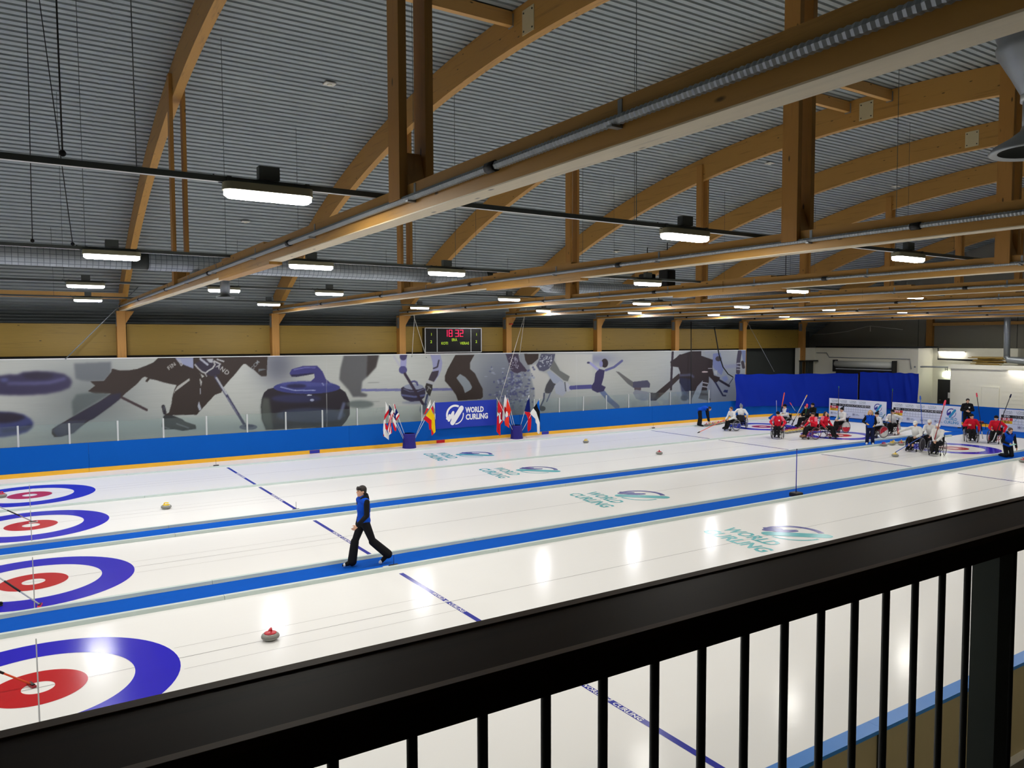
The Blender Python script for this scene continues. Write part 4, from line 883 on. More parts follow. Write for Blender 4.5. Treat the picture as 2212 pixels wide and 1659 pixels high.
    C = C.reshape(nz0, SS, nx0, SS, 3).mean(axis=(1, 3)); nx, nz = nx0, nz0; X, Z = np.meshgrid(x0+hx*np.arange(nx0), z0+hz*np.arange(nz0))
    C = np.clip(C, 0, 255)/255.0; Lc = np.where(C <= 0.04045, C/12.92, ((C+0.055)/1.055)**2.4)
    vs = np.stack([X.ravel(), np.full(X.size, y), Z.ravel()], 1)
    idx = np.arange(nx*nz).reshape(nz, nx); F = np.stack([idx[:-1,:-1].ravel(), idx[:-1,1:].ravel(), idx[1:,1:].ravel(), idx[1:,:-1].ravel()], 1)
    me = bpy.data.meshes.new('print'); me.vertices.add(len(vs)); me.vertices.foreach_set('co', vs.ravel()); me.loops.add(F.size); me.loops.foreach_set('vertex_index', F.ravel())
    me.polygons.add(len(F)); me.polygons.foreach_set('loop_start', np.arange(0, F.size, 4)); me.polygons.foreach_set('loop_total', np.full(len(F), 4)); me.update(calc_edges=True)
    at = me.color_attributes.new('print_ink', 'FLOAT_COLOR', 'POINT'); at.data.foreach_set('color', np.concatenate([Lc.reshape(-1, 3), np.ones((X.size, 1))], 1).ravel())
    m = mat('mural_print', (0.5,0.5,0.5), 0.45, spec=0.3); nt = m.node_tree; a = nt.nodes.new('ShaderNodeVertexColor'); a.layer_name = 'print_ink'
    mx = [q for q in nt.nodes if q.type == 'MIX'][0]; nt.links.new(a.outputs[0], mx.inputs['A']); nt.links.new(a.outputs[0], mx.inputs['B'])
    t = thing('wall_mural', 'long blue and brown printed mural of curlers, skaters and hockey players', 'mural', (15.5, 21.05, 0.55))
    o = link('print', me, m, t); o.location = (-15.5, -21.05, -0.55)
    MB().box(x0, x1, 21.06, 21.10, z0, z1).build('backing_board', 'white_paint', t, world=True)
    MB().box(x0, x1, 21.035, 21.10, z1, z1+0.03).build('top_edge', 'white_print', t, world=True)
make_mural()
# ------------------------------------------------------------------ flags in two pots
FC = {'w': lin((238,236,232)), 'r': lin((206,30,44)), 'o': lin((232,60,44)), 'b': lin((18,30,96)), 'n': lin((30,40,70)), 'y': lin((240,200,20)), 'k': lin((20,20,22)), 'u': lin((0,90,190)), 'd': lin((150,24,44))}
for k, c in FC.items(): mat('cloth_'+k, c, 0.85, var=0.04, scale=8, spec=0.1)
def pot(x, y, label):
    t = thing('flag_pot', label, 'pot', (x, y, 0), group='cloth covered flag pots')
    mb = MB(); n = 40; prof = [(0.31,0.0),(0.30,0.06),(0.28,0.3),(0.285,0.62),(0.27,0.66),(0.24,0.665)]; vs, fs = [], []
    for i, (r_, z_) in enumerate(prof):
        for k in range(n):
            a = 2*math.pi*k/n; q = r_*(1+0.025*math.sin(a*9+z_*5)*(1 if i < 4 else 0.3)); vs.append((q*math.cos(a), q*math.sin(a), z_))
    for i in range(len(prof)-1):
        for k in range(n): fs.append((i*n+k, i*n+(k+1)%n, (i+1)*n+(k+1)%n, (i+1)*n+k))
    mb.add(vs, fs, True); mb.build('cloth_cover', 'pot_navy', t); MB().lathe([(0.0,0.63),(0.245,0.63)], n=24).build('sand_fill', 'black', t); MB().lathe([(0.0,0.004),(0.27,0.004),(0.27,0.62)], n=20).build('bucket', 'black', t)
    return t
pot(14.6, 19.25, 'dark blue cloth-covered pot holding five flags left of the sign'); pot(20.46, 19.35, 'dark blue cloth-covered pot holding flags right of the sign')
def flag(y, base, tip, strips, label, crop, dots=None):
    """pole from base to tip (photo pixels on the plane y); each strip: (colour key, [(left), (right)] outline polygon)"""
    ox, oy, s = crop
    Q = lambda p, dy=0.0: onY(ox+p[0]/s, oy+p[1]/s, y+dy)
    A, B = Q(base), Q(tip); A[2] = max(A[2]-0.30, 0.33)
    t = thing('flag', label, 'flag', tuple(Q(base)), group='flags in the pots')
    MB().tube([A, B], 0.011, 6).build('pole', 'white_print', t, world=True); MB().sphere(B, 0.02, 8, 6).build('finial', 'sensor_white', t, world=True)
    for i_, (col, pts) in enumerate(strips):
        mb = MB(); n = len(pts)
        P0 = [Q(p, -0.03-0.008*i_+0.035*math.sin(p[0]*0.035+p[1]*0.006)) for p in pts]; P1 = [q+np.array([0,0.006,0]) for q in P0]
        mb.add(P0+P1, [tuple(range(n)), tuple(range(2*n-1, n-1, -1))]+[(i, n+i, n+(i+1)%n, (i+1)%n) for i in range(n)])
        mb.build('cloth_field', 'cloth_'+col, t, world=True)
K1 = (810,850,12.76); K2 = (1050,840,13.83)
flag(19.30, (790,1095), (290,240), [('w',[(295,260),(380,390),(330,520),(240,760),(225,1000),(240,1170),(380,1280),(385,1150),(300,980),(290,700),(390,430)]),('r',[(385,420),(390,520),(290,680),(255,740),(260,630),(300,540)]),('r',[(275,810),(350,900),(340,1020),(290,980)]),('d',[(228,1110),(255,1160),(240,1190),(225,1170)])], 'white and red flag at the left of the left pot', K1)
flag(19.22, (820,1095), (390,300), [('n',[(392,305),(475,440),(430,540),(420,610),(380,600),(388,440)]),('w',[(475,440),(520,520),(450,740),(440,900),(465,1090),(385,1150),(350,1020),(380,800),(390,605),(425,610),(432,540)]),('r',[(470,470),(500,480),(440,620),(400,830),(350,1015),(345,960),(380,800),(425,610)]),('r',[(505,510),(520,530),(450,735),(442,700)]),('r',[(440,690),(445,860),(400,1080),(385,1060),(415,860)]),('r',[(455,900),(468,1080),(440,1110),(445,980)])], 'striped red and white flag with dark starry corner in the left pot', K1)
flag(19.26, (870,1095), (512,295), [('r',[(528,300),(548,300),(575,400),(555,440)]),('w',[(525,310),(556,440),(552,540),(530,480)]),('b',[(575,405),(640,530),(575,610),(580,760),(510,620),(515,510),(556,560)]),('w',[(640,530),(660,570),(580,680),(575,610)]),('r',[(662,570),(678,610),(585,755),(578,700)]),('w',[(500,640),(575,760),(590,900),(585,960),(495,770)]),('r',[(490,780),(585,960),(595,1000),(570,1045),(530,1010),(500,900)])], 'red, white and blue striped flag in the left pot', K1)
flag(19.32, (1075,1095), (1530,190), [('w',[(1525,220),(1545,300),(1480,420),(1430,400)]),('r',[(1430,400),(1480,420),(1390,560),(1350,600),(1360,560)])], 'white over red flag behind the yellow one in the left pot', K1)
flag(19.22, (1085,1095), (1640,215), [('r',[(1595,335),(1640,600),(1620,540),(1560,430),(1548,400)]),('y',[(1548,405),(1580,520),(1640,600),(1670,1060),(1620,1110),(1560,960),(1560,740),(1400,600)]),('r',[(1400,612),(1560,735),(1560,960),(1625,1110),(1565,1165),(1545,980),(1500,1005),(1480,830),(1335,700)]),('w',[(1630,240),(1650,430),(1610,350)]),('w',[(1645,550),(1665,560),(1668,720),(1650,640)])], 'yellow and red flag at the right of the left pot', K1)
flag(19.30, (810,1085), (318,268), [('r',[(370,340),(505,545),(480,660),(430,760),(350,700),(350,500)]),('r',[(330,830),(380,790),(390,1040),(430,960),(430,1330),(420,1410),(360,1330),(315,1270)]),('w',[(345,690),(385,760),(335,830)]),('w',[(420,690),(455,740),(430,800),(430,900),(475,940),(395,1045),(388,790)]),('d',[(430,760),(480,660),(490,940),(435,905)]),('r',[(475,940),(510,970),(430,1080),(430,1000)])], 'red flag with white cross at the left of the right pot', K2)
flag(19.36, (830,1085), (570,195), [('w',[(570,200),(625,320),(600,560),(550,970),(485,930),(520,560),(545,300)]),('r',[(560,530),(600,570),(600,700),(575,750),(540,640)])], 'white flag with red disc in the right pot', K2)
flag(19.26, (885,1085), (652,290), [('o',[(635,300),(750,640),(690,830),(640,780),(600,700),(600,600),(620,400)]),('o',[(600,850),(690,830),(690,1170),(640,1130),(570,1090),(550,970)]),('w',[(600,680),(660,660),(650,820),(590,850),(580,780)])], 'bright red flag with a white device in the right pot', K2)
flag(19.26, (985,1085), (1285,200), [('b',[(1270,230),(1300,320),(1325,690),(1240,690),(1145,670)]),('r',[(1145,685),(1240,690),(1325,700),(1350,830),(1355,950),(1335,1210),(1250,1290),(1235,1180),(1250,900),(1220,810)]),('w',[(1320,1040),(1310,1130),(1270,1160),(1260,1130)])], 'dark blue and red flag in the right pot', K2)
flag(19.22, (1070,1085), (1600,305), [('u',[(1580,320),(1605,600),(1600,680),(1530,520),(1520,430)]),('k',[(1520,430),(1535,530),(1605,680),(1608,1000),(1625,1200),(1615,1220),(1530,800),(1500,690),(1412,570)]),('w',[(1412,580),(1500,690),(1535,800),(1605,1010),(1605,1330),(1560,1345),(1530,1300),(1520,1060),(1480,1000),(1475,900),(1310,730)])], 'blue, black and white flag at the right of the right pot', K2)

# ------------------------------------------------------------------ curling stones
def granite():
    m = mat('granite', lin((142,142,136)), 0.3, var=0.3, scale=60, spec=0.5); mat('granite_band', lin((120,120,116)), 0.6, var=0.3, scale=80)
    mat('handle_red', lin((205,36,52)), 0.35, var=0.03); mat('handle_yellow', lin((240,205,30)), 0.35, var=0.03)
granite()
def stone_proto(col):
    t = thing('curling_stone', 'x', 'curling stone', (0,0,0), group='curling stones')
    MB().lathe([(0.062,0.0),(0.075,0.004),(0.11,0.014),(0.135,0.035),(0.143,0.05),(0.143,0.072),(0.135,0.088),(0.115,0.104),(0.09,0.112),(0.0,0.114)], n=28).build('body', 'granite', t)
    MB().lathe([(0.1436,0.051),(0.1442,0.054),(0.1442,0.068),(0.1436,0.071)], n=28).build('striking_band', 'granite_band', t)
    c = MB().lathe([(0.098,0.1095),(0.098,0.118),(0.08,0.126),(0.0,0.128)], n=24).build('cap', col, t)
    MB().tube([(0.055,0,0.126),(0.058,0,0.155),(0.045,0,0.172),(0.0,0,0.176),(-0.06,0,0.174),(-0.072,0,0.170)], [0.018,0.015,0.015,0.0155,0.0155,0.012], 10).build('handle', col, t)
    return t
SR = stone_proto('handle_red'); SY = stone_proto('handle_yellow'); used = {'r': False, 'y': False}
def stone(col, x, y, label, rz=None):
    p = SR if col == 'r' else SY; rz = random.uniform(0, 6.28) if rz is None else rz
    if not used[col]: used[col] = True; p.location = (x, y, 0.002); p.rotation_euler = (0,0,rz); p['label'] = label; return p
    return dup(p, (x, y, 0.002), rz, label)
stone('r', 3.2, -0.02, 'red-handled curling stone alone on the nearest sheet', R(60)); stone('y', 3.32, 11.52, 'yellow-handled curling stone alone behind the walking person', R(150))
stone('y', 22.3, 16.15, 'yellow-handled curling stone alone on the farthest sheet, mid picture'); stone('r', 22.6, 11.5, 'red-handled curling stone alone near the middle of the third sheet', R(40))
stone('r', -0.74, 16.12, 'red-handled curling stone cut by the left picture edge'); stone('r', 32.95, 2.02, 'red-handled curling stone at the right edge beside the kneeling person')
PL = ['first','second','third','fourth','fifth','sixth','seventh','eighth','ninth','tenth']
STONE_THROW = (30.22, 5.62); stone('y', *STONE_THROW, 'yellow-handled curling stone being delivered by the player with a blue stick', R(20))
stone('r', 32.3, 17.95, 'red-handled curling stone under the hand of the bending person', R(200))
for k in range(7): stone('y' if k % 2 == 0 else 'r', 32.68+0.31*k, 18.02+0.085*k, f'{"yellow" if k%2==0 else "red"}-handled curling stone, {PL[k]} in the row right of the bending person')
for k in range(8):
    stone('y', 33.15+0.30*k, 13.25+0.03*k, f'yellow-handled curling stone, {PL[k]} in the front row behind the red-jacketed players')
    stone('r', 33.25+0.30*k, 13.02+0.53+0.03*k, f'red-handled curling stone, {PL[k]} in the rear row behind the red-jacketed players')
for k, (c_, x, y, l) in enumerate((('r',32.82,7.72,'red-handled curling stone just right of the blond woman'),('y',33.42,7.70,'yellow-handled curling stone second from the blond woman'),('y',33.86,7.88,'yellow-handled curling stone third from the blond woman'),('y',34.3,7.76,'yellow-handled curling stone fourth from the blond woman'),('r',33.75,7.45,'red-handled curling stone before the yellow ones, right of the blond woman'),('y',34.75,7.70,'yellow-handled curling stone fifth from the blond woman'),('r',34.3,7.42,'red-handled curling stone partly behind the throwing player'))): stone(c_, x, y, l)

# ------------------------------------------------------------------ timing sensors and the pole on the carpet
for k, (x, y, l) in enumerate(((6.15,18.72,'small hog line sensor by the barrier at left'),(6.4,9.2,'small hog line sensor on the farther carpet'),(29.1,18.85,'small hog line sensor by the barrier at the far hog line'),(6.52,2.62,'small hog line sensor under the walking person\'s rear foot'))):
    t = thing('line_sensor', l, 'sensor', (x, y, 0.014), group='hog line sensors')
    MB().bbox(-0.10, 0.10, -0.045, 0.045, 0, 0.035, 0.008).build('case', 'black', t); MB().box(-0.24, -0.12, -0.04, 0.04, 0, 0.02).build('battery_box', 'sensor_white', t); MB().cyl((0,0,0.045), (0,0,0.24), 0.005, n=6).build('aerial', 'black', t)
t = thing('antenna_pole', 'thin dark pole on a small black base on the nearer carpet', 'pole', (19.95, 2.66, 0.014))
zt = atD(1726, 972, (19.95, 2.66))[2]; MB().bbox(-0.17, 0.17, -0.14, 0.14, 0, 0.12, 0.02).build('base_box', 'black', t); MB().cyl((0,0,0.12), (0,0,zt), 0.014, n=8).build('rod', 'line_blue', t); MB().sphere((0,0,zt), 0.02, 8, 6).build('tip', 'black', t)

# ------------------------------------------------------------------ team scoreboards
mat('board_red', lin((214,44,52)), 0.5); mat('board_yellow', lin((244,190,20)), 0.5); mat('grid_grey', lin((120,124,134)), 0.5); mat('print_grey', lin((130,138,150)), 0.5); mat('print_navy', lin((40,50,110)), 0.5); mat('print_teal', lin((40,150,195)), 0.5); mat('print_blue', lin((40,44,150)), 0.5)
def scoreboard(x, ya, yb, top, bot, label, mark_row):
    """panel facing the sheets (-x), from ya (left as seen) to yb"""
    L = ya-yb; t = thing('team_scoreboard', label, 'scoreboard', (x, (ya+yb)/2, 0.014), group='team scoreboards'); Z0, Z1_ = 0.06, 1.18; Hh = Z1_-Z0
    MB().box(0, 0.04, -L/2, L/2, Z0, Z1_).build('panel', 'panel_white', t)
    for s in (-0.46, 0.46):
        MB().tube([(0.045, s*L, Z1_-0.2), (0.25, s*L, 0.0)], 0.018, 6).build('stay', 'alu', t)
        MB().box(0.0, 0.3, s*L-0.03, s*L+0.03, 0.0, 0.055).build('foot', 'black', t)
    S = L/3.95
    def Y(u): return L/2-u*L       # u 0..1 left to right as seen
    def rect(u0, u1, v0, v1, mt, name, d=0.002): return MB().box(-d, -d+0.0015, Y(u1), Y(u0), Z0+v0*Hh, Z0+v1*Hh).build(name, mt, t)
    def word(s, u, v, size, wd, mt, name, d=0.004, bold=0.02):
        mb = MB(); text_on(mb, s, (-d, Y(u), Z0+v*Hh), (0,-1,0), (0,0,1), size, width=wd*L if wd else None, bold=bold); return mb.build(name, mt, t)
    for k in range(4):
        word('LOHJA', 0.045+0.165*k, 0.84, 0.16, 0.115, 'print_grey', 'sponsor_name', bold=0.0); rect(0.05+0.165*k, 0.16+0.165*k, 0.80, 0.815, 'print_grey', 'sponsor_rule')
    rect(0.025, 0.17, 0.60, 0.735, 'black', 'head_cell'); word('END', 0.06, 0.635, 0.12, 0.07, 'white_print', 'head_caption')
    rect(0.172, 0.192, 0.60, 0.735, 'black', 'head_cell')
    for k in range(11):
        u = 0.196+0.0415*k; rect(u, u+0.0385, 0.60, 0.735, 'black', 'head_cell'); s = str(k+1)
        word(s, u+(0.012 if k < 9 else 0.006), 0.635, 0.12, None, 'white_print', 'head_caption')
    rect(0.656, 0.735, 0.60, 0.735, 'black', 'head_cell'); word('TOTAL', 0.662, 0.64, 0.10, 0.066, 'white_print', 'head_caption')
    rect(0.02, 0.168, 0.465, 0.595, 'board_red', 'team_cell'); word(top, 0.045, 0.49, 0.16, 0.085, 'white_print', 'team_code'); rect(0.015, 0.163, 0.33, 0.46, 'board_yellow', 'team_cell'); word(bot, 0.04, 0.355, 0.16, 0.085, 'black', 'team_code')
    for v in (0.33, 0.463, 0.597): rect(0.17, 0.735, v-0.006, v+0.004, 'grid_grey', 'grid_line')
    for k in range(12): u = 0.194+0.0415*k; rect(u-0.001, u+0.001, 0.33, 0.60, 'grid_grey', 'grid_line')
    rect(0.733, 0.735, 0.33, 0.60, 'grid_grey', 'grid_line')
    v = 0.53 if mark_row == 0 else 0.395
    mb = MB(); mb.obox((-0.004, Y(0.21), Z0+v*Hh), (0.001,0,0), (0,0.05,-0.045), (0,0.008,0.008)); mb.build('hammer_mark', 'board_red' if mark_row else 'print_teal', t)
    for k in range(4):
        u = 0.03+0.2*k
        if u > 0.7: continue
        rect(u, u+0.045, 0.12, 0.26, 'print_grey', 'crest', 0.002); rect(u+0.004, u+0.041, 0.135, 0.25, 'white_print', 'crest_field', 0.003); rect(u+0.016, u+0.022, 0.135, 0.25, 'print_navy', 'crest_cross', 0.004); rect(u+0.004, u+0.041, 0.175, 0.205, 'print_navy', 'crest_cross', 0.004)
        rect(u+0.055, u+0.10, 0.205, 0.225, 'print_grey', 'small_print'); rect(u+0.055, u+0.12, 0.15, 0.17, 'print_grey', 'small_print')
    emblem((-0.005, Y(0.865), Z0+0.66*Hh), (0,-1,0), (0,0,1), 0.52*S, ['print_blue','print_blue','print_teal','print_blue'], t, (-0.0008,0,0))
    word('WORLD', 0.785, 0.30, 0.21, 0.16, 'print_teal', 'word', bold=0.025); word('CURLING', 0.765, 0.13, 0.21, 0.20, 'print_teal', 'word', bold=0.025)
scoreboard(42.55, 17.35, 13.58, 'THA', 'EST', 'leftmost white scoreboard, teams THA and EST', 1)
scoreboard(42.75, 13.35, 9.40, 'JPN', 'POL', 'middle white scoreboard, teams JPN and POL', 0)
scoreboard(43.1, 7.66, 3.72, 'SUI', 'UKG', 'right white scoreboard cut by the picture edge, teams SUI and UKG', 0)
mat('darkred_cloth', lin((120,30,44)), 0.8)
t = thing('folding_table', 'small low black table with bags behind the man in black', 'table', (43.3, 8.85, 0.014), group=None)
MB().box(-0.25, 0.25, -0.40, 0.40, 0.30, 0.33).build('top', 'black', t)
for sx in (-0.26, 0.26):
    for sy in (-0.36, 0.36): MB().cyl((sx*0.8, sy, 0), (sx*0.8, sy*0.9, 0.30), 0.015, n=6).build('leg', 'black', t)
for dy, mt, l in ((0.2,'print_navy','dark blue pouch on the low black table'),(-0.17,'darkred_cloth','dark red pouch on the low black table')):
    o = MB().bbox(-0.13, 0.13, -0.13, 0.13, 0, 0.10, 0.03).build('pouch', mt); o.location = (43.3, 8.85+dy, 0.345); tag(o, l, 'bag')
# ------------------------------------------------------------------ wheelchairs
mat('tyre', lin((22,22,24)), 0.7); mat('frame_black', lin((26,26,30)), 0.4, 0.3); mat('frame_red', lin((150,24,36)), 0.4, 0.2); mat('frame_blue', lin((30,44,130)), 0.4, 0.2); mat('spoke', lin((170,172,176)), 0.4, 0.6)
mat('disc_white', lin((222,220,214)), 0.5); mat('disc_red', lin((206,30,50)), 0.5); mat('disc_black', lin((24,24,26)), 0.5); mat('seat_cloth', lin((26,26,30)), 0.9)
def circle(c, r, n, axis='y'): return [(c[0]+r*math.cos(2*math.pi*k/n), c[1], c[2]+r*math.sin(2*math.pi*k/n)) for k in range(n)]
def half_disc(mb, c, r, a0, a1, y0, y1, n=20):
    pts = [(c[0]+r*math.cos(R(a0+(a1-a0)*k/n)), c[2]+r*math.sin(R(a0+(a1-a0)*k/n))) for k in range(n+1)]
    return mb.prism(pts, lambda u, v, q: (u, q, v), y0, y1)
def wheelchair(label, loc, heading, frame='frame_black', disc=None, rim='spoke', handles=True):
    t = thing('wheelchair', label, 'wheelchair', (*loc, 0.003), R(heading), group='players\' wheelchairs'); AX = (-0.02, 0, 0.305)
    MB().bbox(-0.22, 0.24, -0.20, 0.20, 0.40, 0.45, 0.015).build('seat', 'seat_cloth', t); MB().bbox(-0.27, -0.23, -0.20, 0.20, 0.44, 0.74, 0.012).build('backrest', 'seat_cloth', t)
    mb = MB()
    for s in (-1, 1):
        mb.tube([(-0.25, s*0.21, 0.72), (-0.24, s*0.21, 0.42), (0.26, s*0.21, 0.42), (0.36, s*0.18, 0.30), (0.44, s*0.13, 0.11)], 0.014, 8); mb.tube([(-0.18, s*0.21, 0.42), (-0.02, s*0.21, 0.30), (0.30, s*0.21, 0.20), (0.34, s*0.20, 0.32)], 0.013, 8)
    mb.tube([(-0.02,-0.26,0.305),(-0.02,0.26,0.305)], 0.016, 8).tube([(0.25,-0.21,0.20),(0.25,0.21,0.20)], 0.012, 8); mb.build('frame', frame, t)
    MB().bbox(0.38, 0.60, -0.15, 0.15, 0.085, 0.105, 0.006).build('footrest', 'frame_black', t)
    if handles:
        for s in (-1, 1): MB().tube([(-0.25,s*0.21,0.72),(-0.27,s*0.21,0.82),(-0.36,s*0.21,0.84)], 0.014, 8).build('push_handle', 'frame_black', t)
    for s in (-1, 1):
        y = s*0.275
        w = MB().tube(circle((AX[0], y, AX[2]), 0.292, 40), 0.013, 8, closed=True).build('wheel', 'tyre', t)
        MB().tube(circle((AX[0], y, AX[2]), 0.276, 36), 0.008, 6, closed=True).build('rim', 'spoke', w)
        MB().tube(circle((AX[0], y+s*0.035, AX[2]), 0.25, 36), 0.008, 6, closed=True).build('hand_rim', rim, w)
        MB().cyl((AX[0], y-0.03, AX[2]), (AX[0], y+0.03, AX[2]), 0.025, n=10).build('hub', 'frame_black', w)
        if disc:
            for a0, a1, mt in ((-10+disc[2]*s, 170+disc[2]*s, disc[0]), (170+disc[2]*s, 350+disc[2]*s, disc[1])):
                half_disc(MB(), (AX[0], 0, AX[2]), 0.266, a0, a1, y+s*0.012-0.004, y+s*0.012+0.004).build('wheel_disc', mt, w)
        else:
            mb = MB()
            for k in range(16):
                a = 2*math.pi*k/16; mb.tube([(AX[0]+0.02*math.cos(a+0.6), y+(0.02 if k%2 else -0.02), AX[2]+0.02*math.sin(a+0.6)), (AX[0]+0.274*math.cos(a), y, AX[2]+0.274*math.sin(a))], 0.0022, 4)
            mb.build('spokes', 'spoke', w)
        c = MB().tube(circle((0.36, s*0.215, 0.062), 0.048, 20), 0.014, 8, closed=True).build('caster', 'tyre', t)
        MB().cyl((0.36, s*0.215-0.015, 0.062), (0.36, s*0.215+0.015, 0.062), 0.03, n=12).build('caster_hub', 'frame_black', c); MB().tube([(0.36, s*0.215, 0.12), (0.32, s*0.20, 0.22)], 0.014, 6).build('fork', frame, c)
    return t

# ------------------------------------------------------------------ people
mat('skin', lin((222,172,142)), 0.6, var=0.05, scale=8); mat('hair_dark', lin((36,28,24)), 0.7, var=0.2, scale=30); mat('hair_brown', lin((92,62,42)), 0.7, var=0.2, scale=30); mat('hair_blond', lin((190,150,88)), 0.6, var=0.25, scale=30)
for n_, c_ in (('black',(22,22,25)),('navy',(24,30,60)),('vest',(0,72,190)),('white',(228,228,226)),('red',(214,28,52)),('pink',(232,120,140)),('grey',(140,146,152)),('brown',(150,110,80)),('yellow',(235,205,40)),('darkjeans',(34,38,50)),('capwhite',(236,234,226)),('blue',(30,60,170))):
    mat('wear_'+n_, lin(c_), 0.85, var=0.08, scale=14, bump=0.25, bscale=25, spec=0.2)
mat('eye', lin((20,16,14)), 0.4); mat('lips', lin((176,96,88)), 0.6)
def unit(v): v = np.array(v, float); return v/(np.linalg.norm(v)+1e-9)
def cap_mesh(mb, p0, p1, r0, r1, n=12, m_=8):
    p0, p1 = np.array(p0, float), np.array(p1, float); d = unit(p1-p0) if np.linalg.norm(p1-p0) > 1e-6 else np.array([0,0,1.0])
    q = np.array([0,0,1.0]) if abs(d[2]) < 0.9 else np.array([1.0,0,0]); u = unit(np.cross(d, q)); w = np.cross(d, u)
    vs = [p0-d*r0]; rings = []
    for i in range(1, 2*m_):
        if i == m_: lats = [(p0, r0, 0.0), (p1, r1, 0.0)]
        else: a = -math.pi/2+math.pi*i/(2*m_); lats = [(p0 if i < m_ else p1, r0 if i < m_ else r1, a)]
        for c, r_, a in lats:
            rings.append(len(vs))
            for k in range(n): t = 2*math.pi*k/n; vs.append(c+d*r_*math.sin(a)+(u*math.cos(t)+w*math.sin(t))*r_*math.cos(a))
    vs.append(p1+d*r1); L = len(vs)-1; fs = []
    for k in range(n): fs.append((0, rings[0]+(k+1)%n, rings[0]+k)); fs.append((L, rings[-1]+k, rings[-1]+(k+1)%n))
    for a, b in zip(rings[:-1], rings[1:]):
        for k in range(n): fs.append((a+k, a+(k+1)%n, b+(k+1)%n, b+k))
    mb.add(vs, fs, True)
def ell_mesh(mb, c, B, rad, n=16, m_=10):
    s = MB().sphere((0,0,0), 1.0, n, m_); B = np.array(B, float)
    mb.add([np.array(c)+B[0]*v[0]*rad[0]+B[1]*v[1]*rad[1]+B[2]*v[2]*rad[2] for v in s.v], s.f, True)
TMP = bpy.data.scenes.new('workbench')
def fuse(name, prims, material, parent, vox, smooth=3, hem=None):
    """union of the shapes as one continuous skin"""
    mb = MB()
    for p in prims:
        if p[0] == 'cap': cap_mesh(mb, *p[1:])
        else: ell_mesh(mb, *p[1:])
    me = bpy.data.meshes.new('raw'); me.from_pydata(mb.v, [], mb.f); o = bpy.data.objects.new('raw', me); TMP.collection.objects.link(o)
    r = o.modifiers.new('r', 'REMESH'); r.mode = 'VOXEL'; r.voxel_size = vox; s = o.modifiers.new('s', 'SMOOTH'); s.factor = 0.5; s.iterations = smooth
    
    with bpy.context.temp_override(scene=TMP, view_layer=TMP.view_layers[0]):
        dg = bpy.context.evaluated_depsgraph_get(); out = bpy.data.meshes.new_from_object(o.evaluated_get(dg))
    out.name = name
    if hem is not None:   # cut the cloth straight at the hem
        bm = bmesh.new(); bm.from_mesh(out); g = bmesh.ops.bisect_plane(bm, geom=bm.verts[:]+bm.edges[:]+bm.faces[:], plane_co=hem[0], plane_no=hem[1], clear_inner=True)
        bmesh.ops.holes_fill(bm, edges=[e for e in bm.edges if e.is_boundary], sides=0); bm.to_mesh(out); bm.free()
    bpy.data.objects.remove(o); bpy.data.meshes.remove(me); out.materials.clear(); out.polygons.foreach_set('use_smooth', [True]*len(out.polygons))
    return link(name, out, material, parent)
def hand_prims(wr, fw, pn, up, curl=0.5, k=1.0, fr=0.0088):
    """palm and five fingers: fw along the forearm, pn palm normal, up towards the thumb"""
    fw, pn, up = unit(fw), unit(pn), unit(up); P = []
    c = wr+fw*0.045*k; P.append(('ell', c, (fw, up, pn), (0.052*k, 0.042*k, 0.017*k)))
    for i, (off, ln) in enumerate(((0.032, 0.072), (0.011, 0.082), (-0.011, 0.076), (-0.031, 0.058))):
        a = wr+fw*0.088*k+up*off*k; d = fw; p = a
        for j in range(3):
            d = unit(d*math.cos(curl*(0.5+0.35*j))+pn*math.sin(curl*(0.5+0.35*j))); q = p+d*ln*k*(0.46, 0.31, 0.23)[j]; P.append(('cap', p, q, fr*(1-0.08*j), fr*(0.94-0.08*j))); p = q
    a = wr+fw*0.03*k+up*0.038*k; b = a+unit(fw*0.7+up*0.7)*0.036*k; c2 = b+unit(fw*0.9+up*0.15+pn*0.5)*0.030*k; P += [('cap', a-up*0.01, b, 0.012, 0.0105), ('cap', b, c2, 0.0105, 0.009)]
    return P
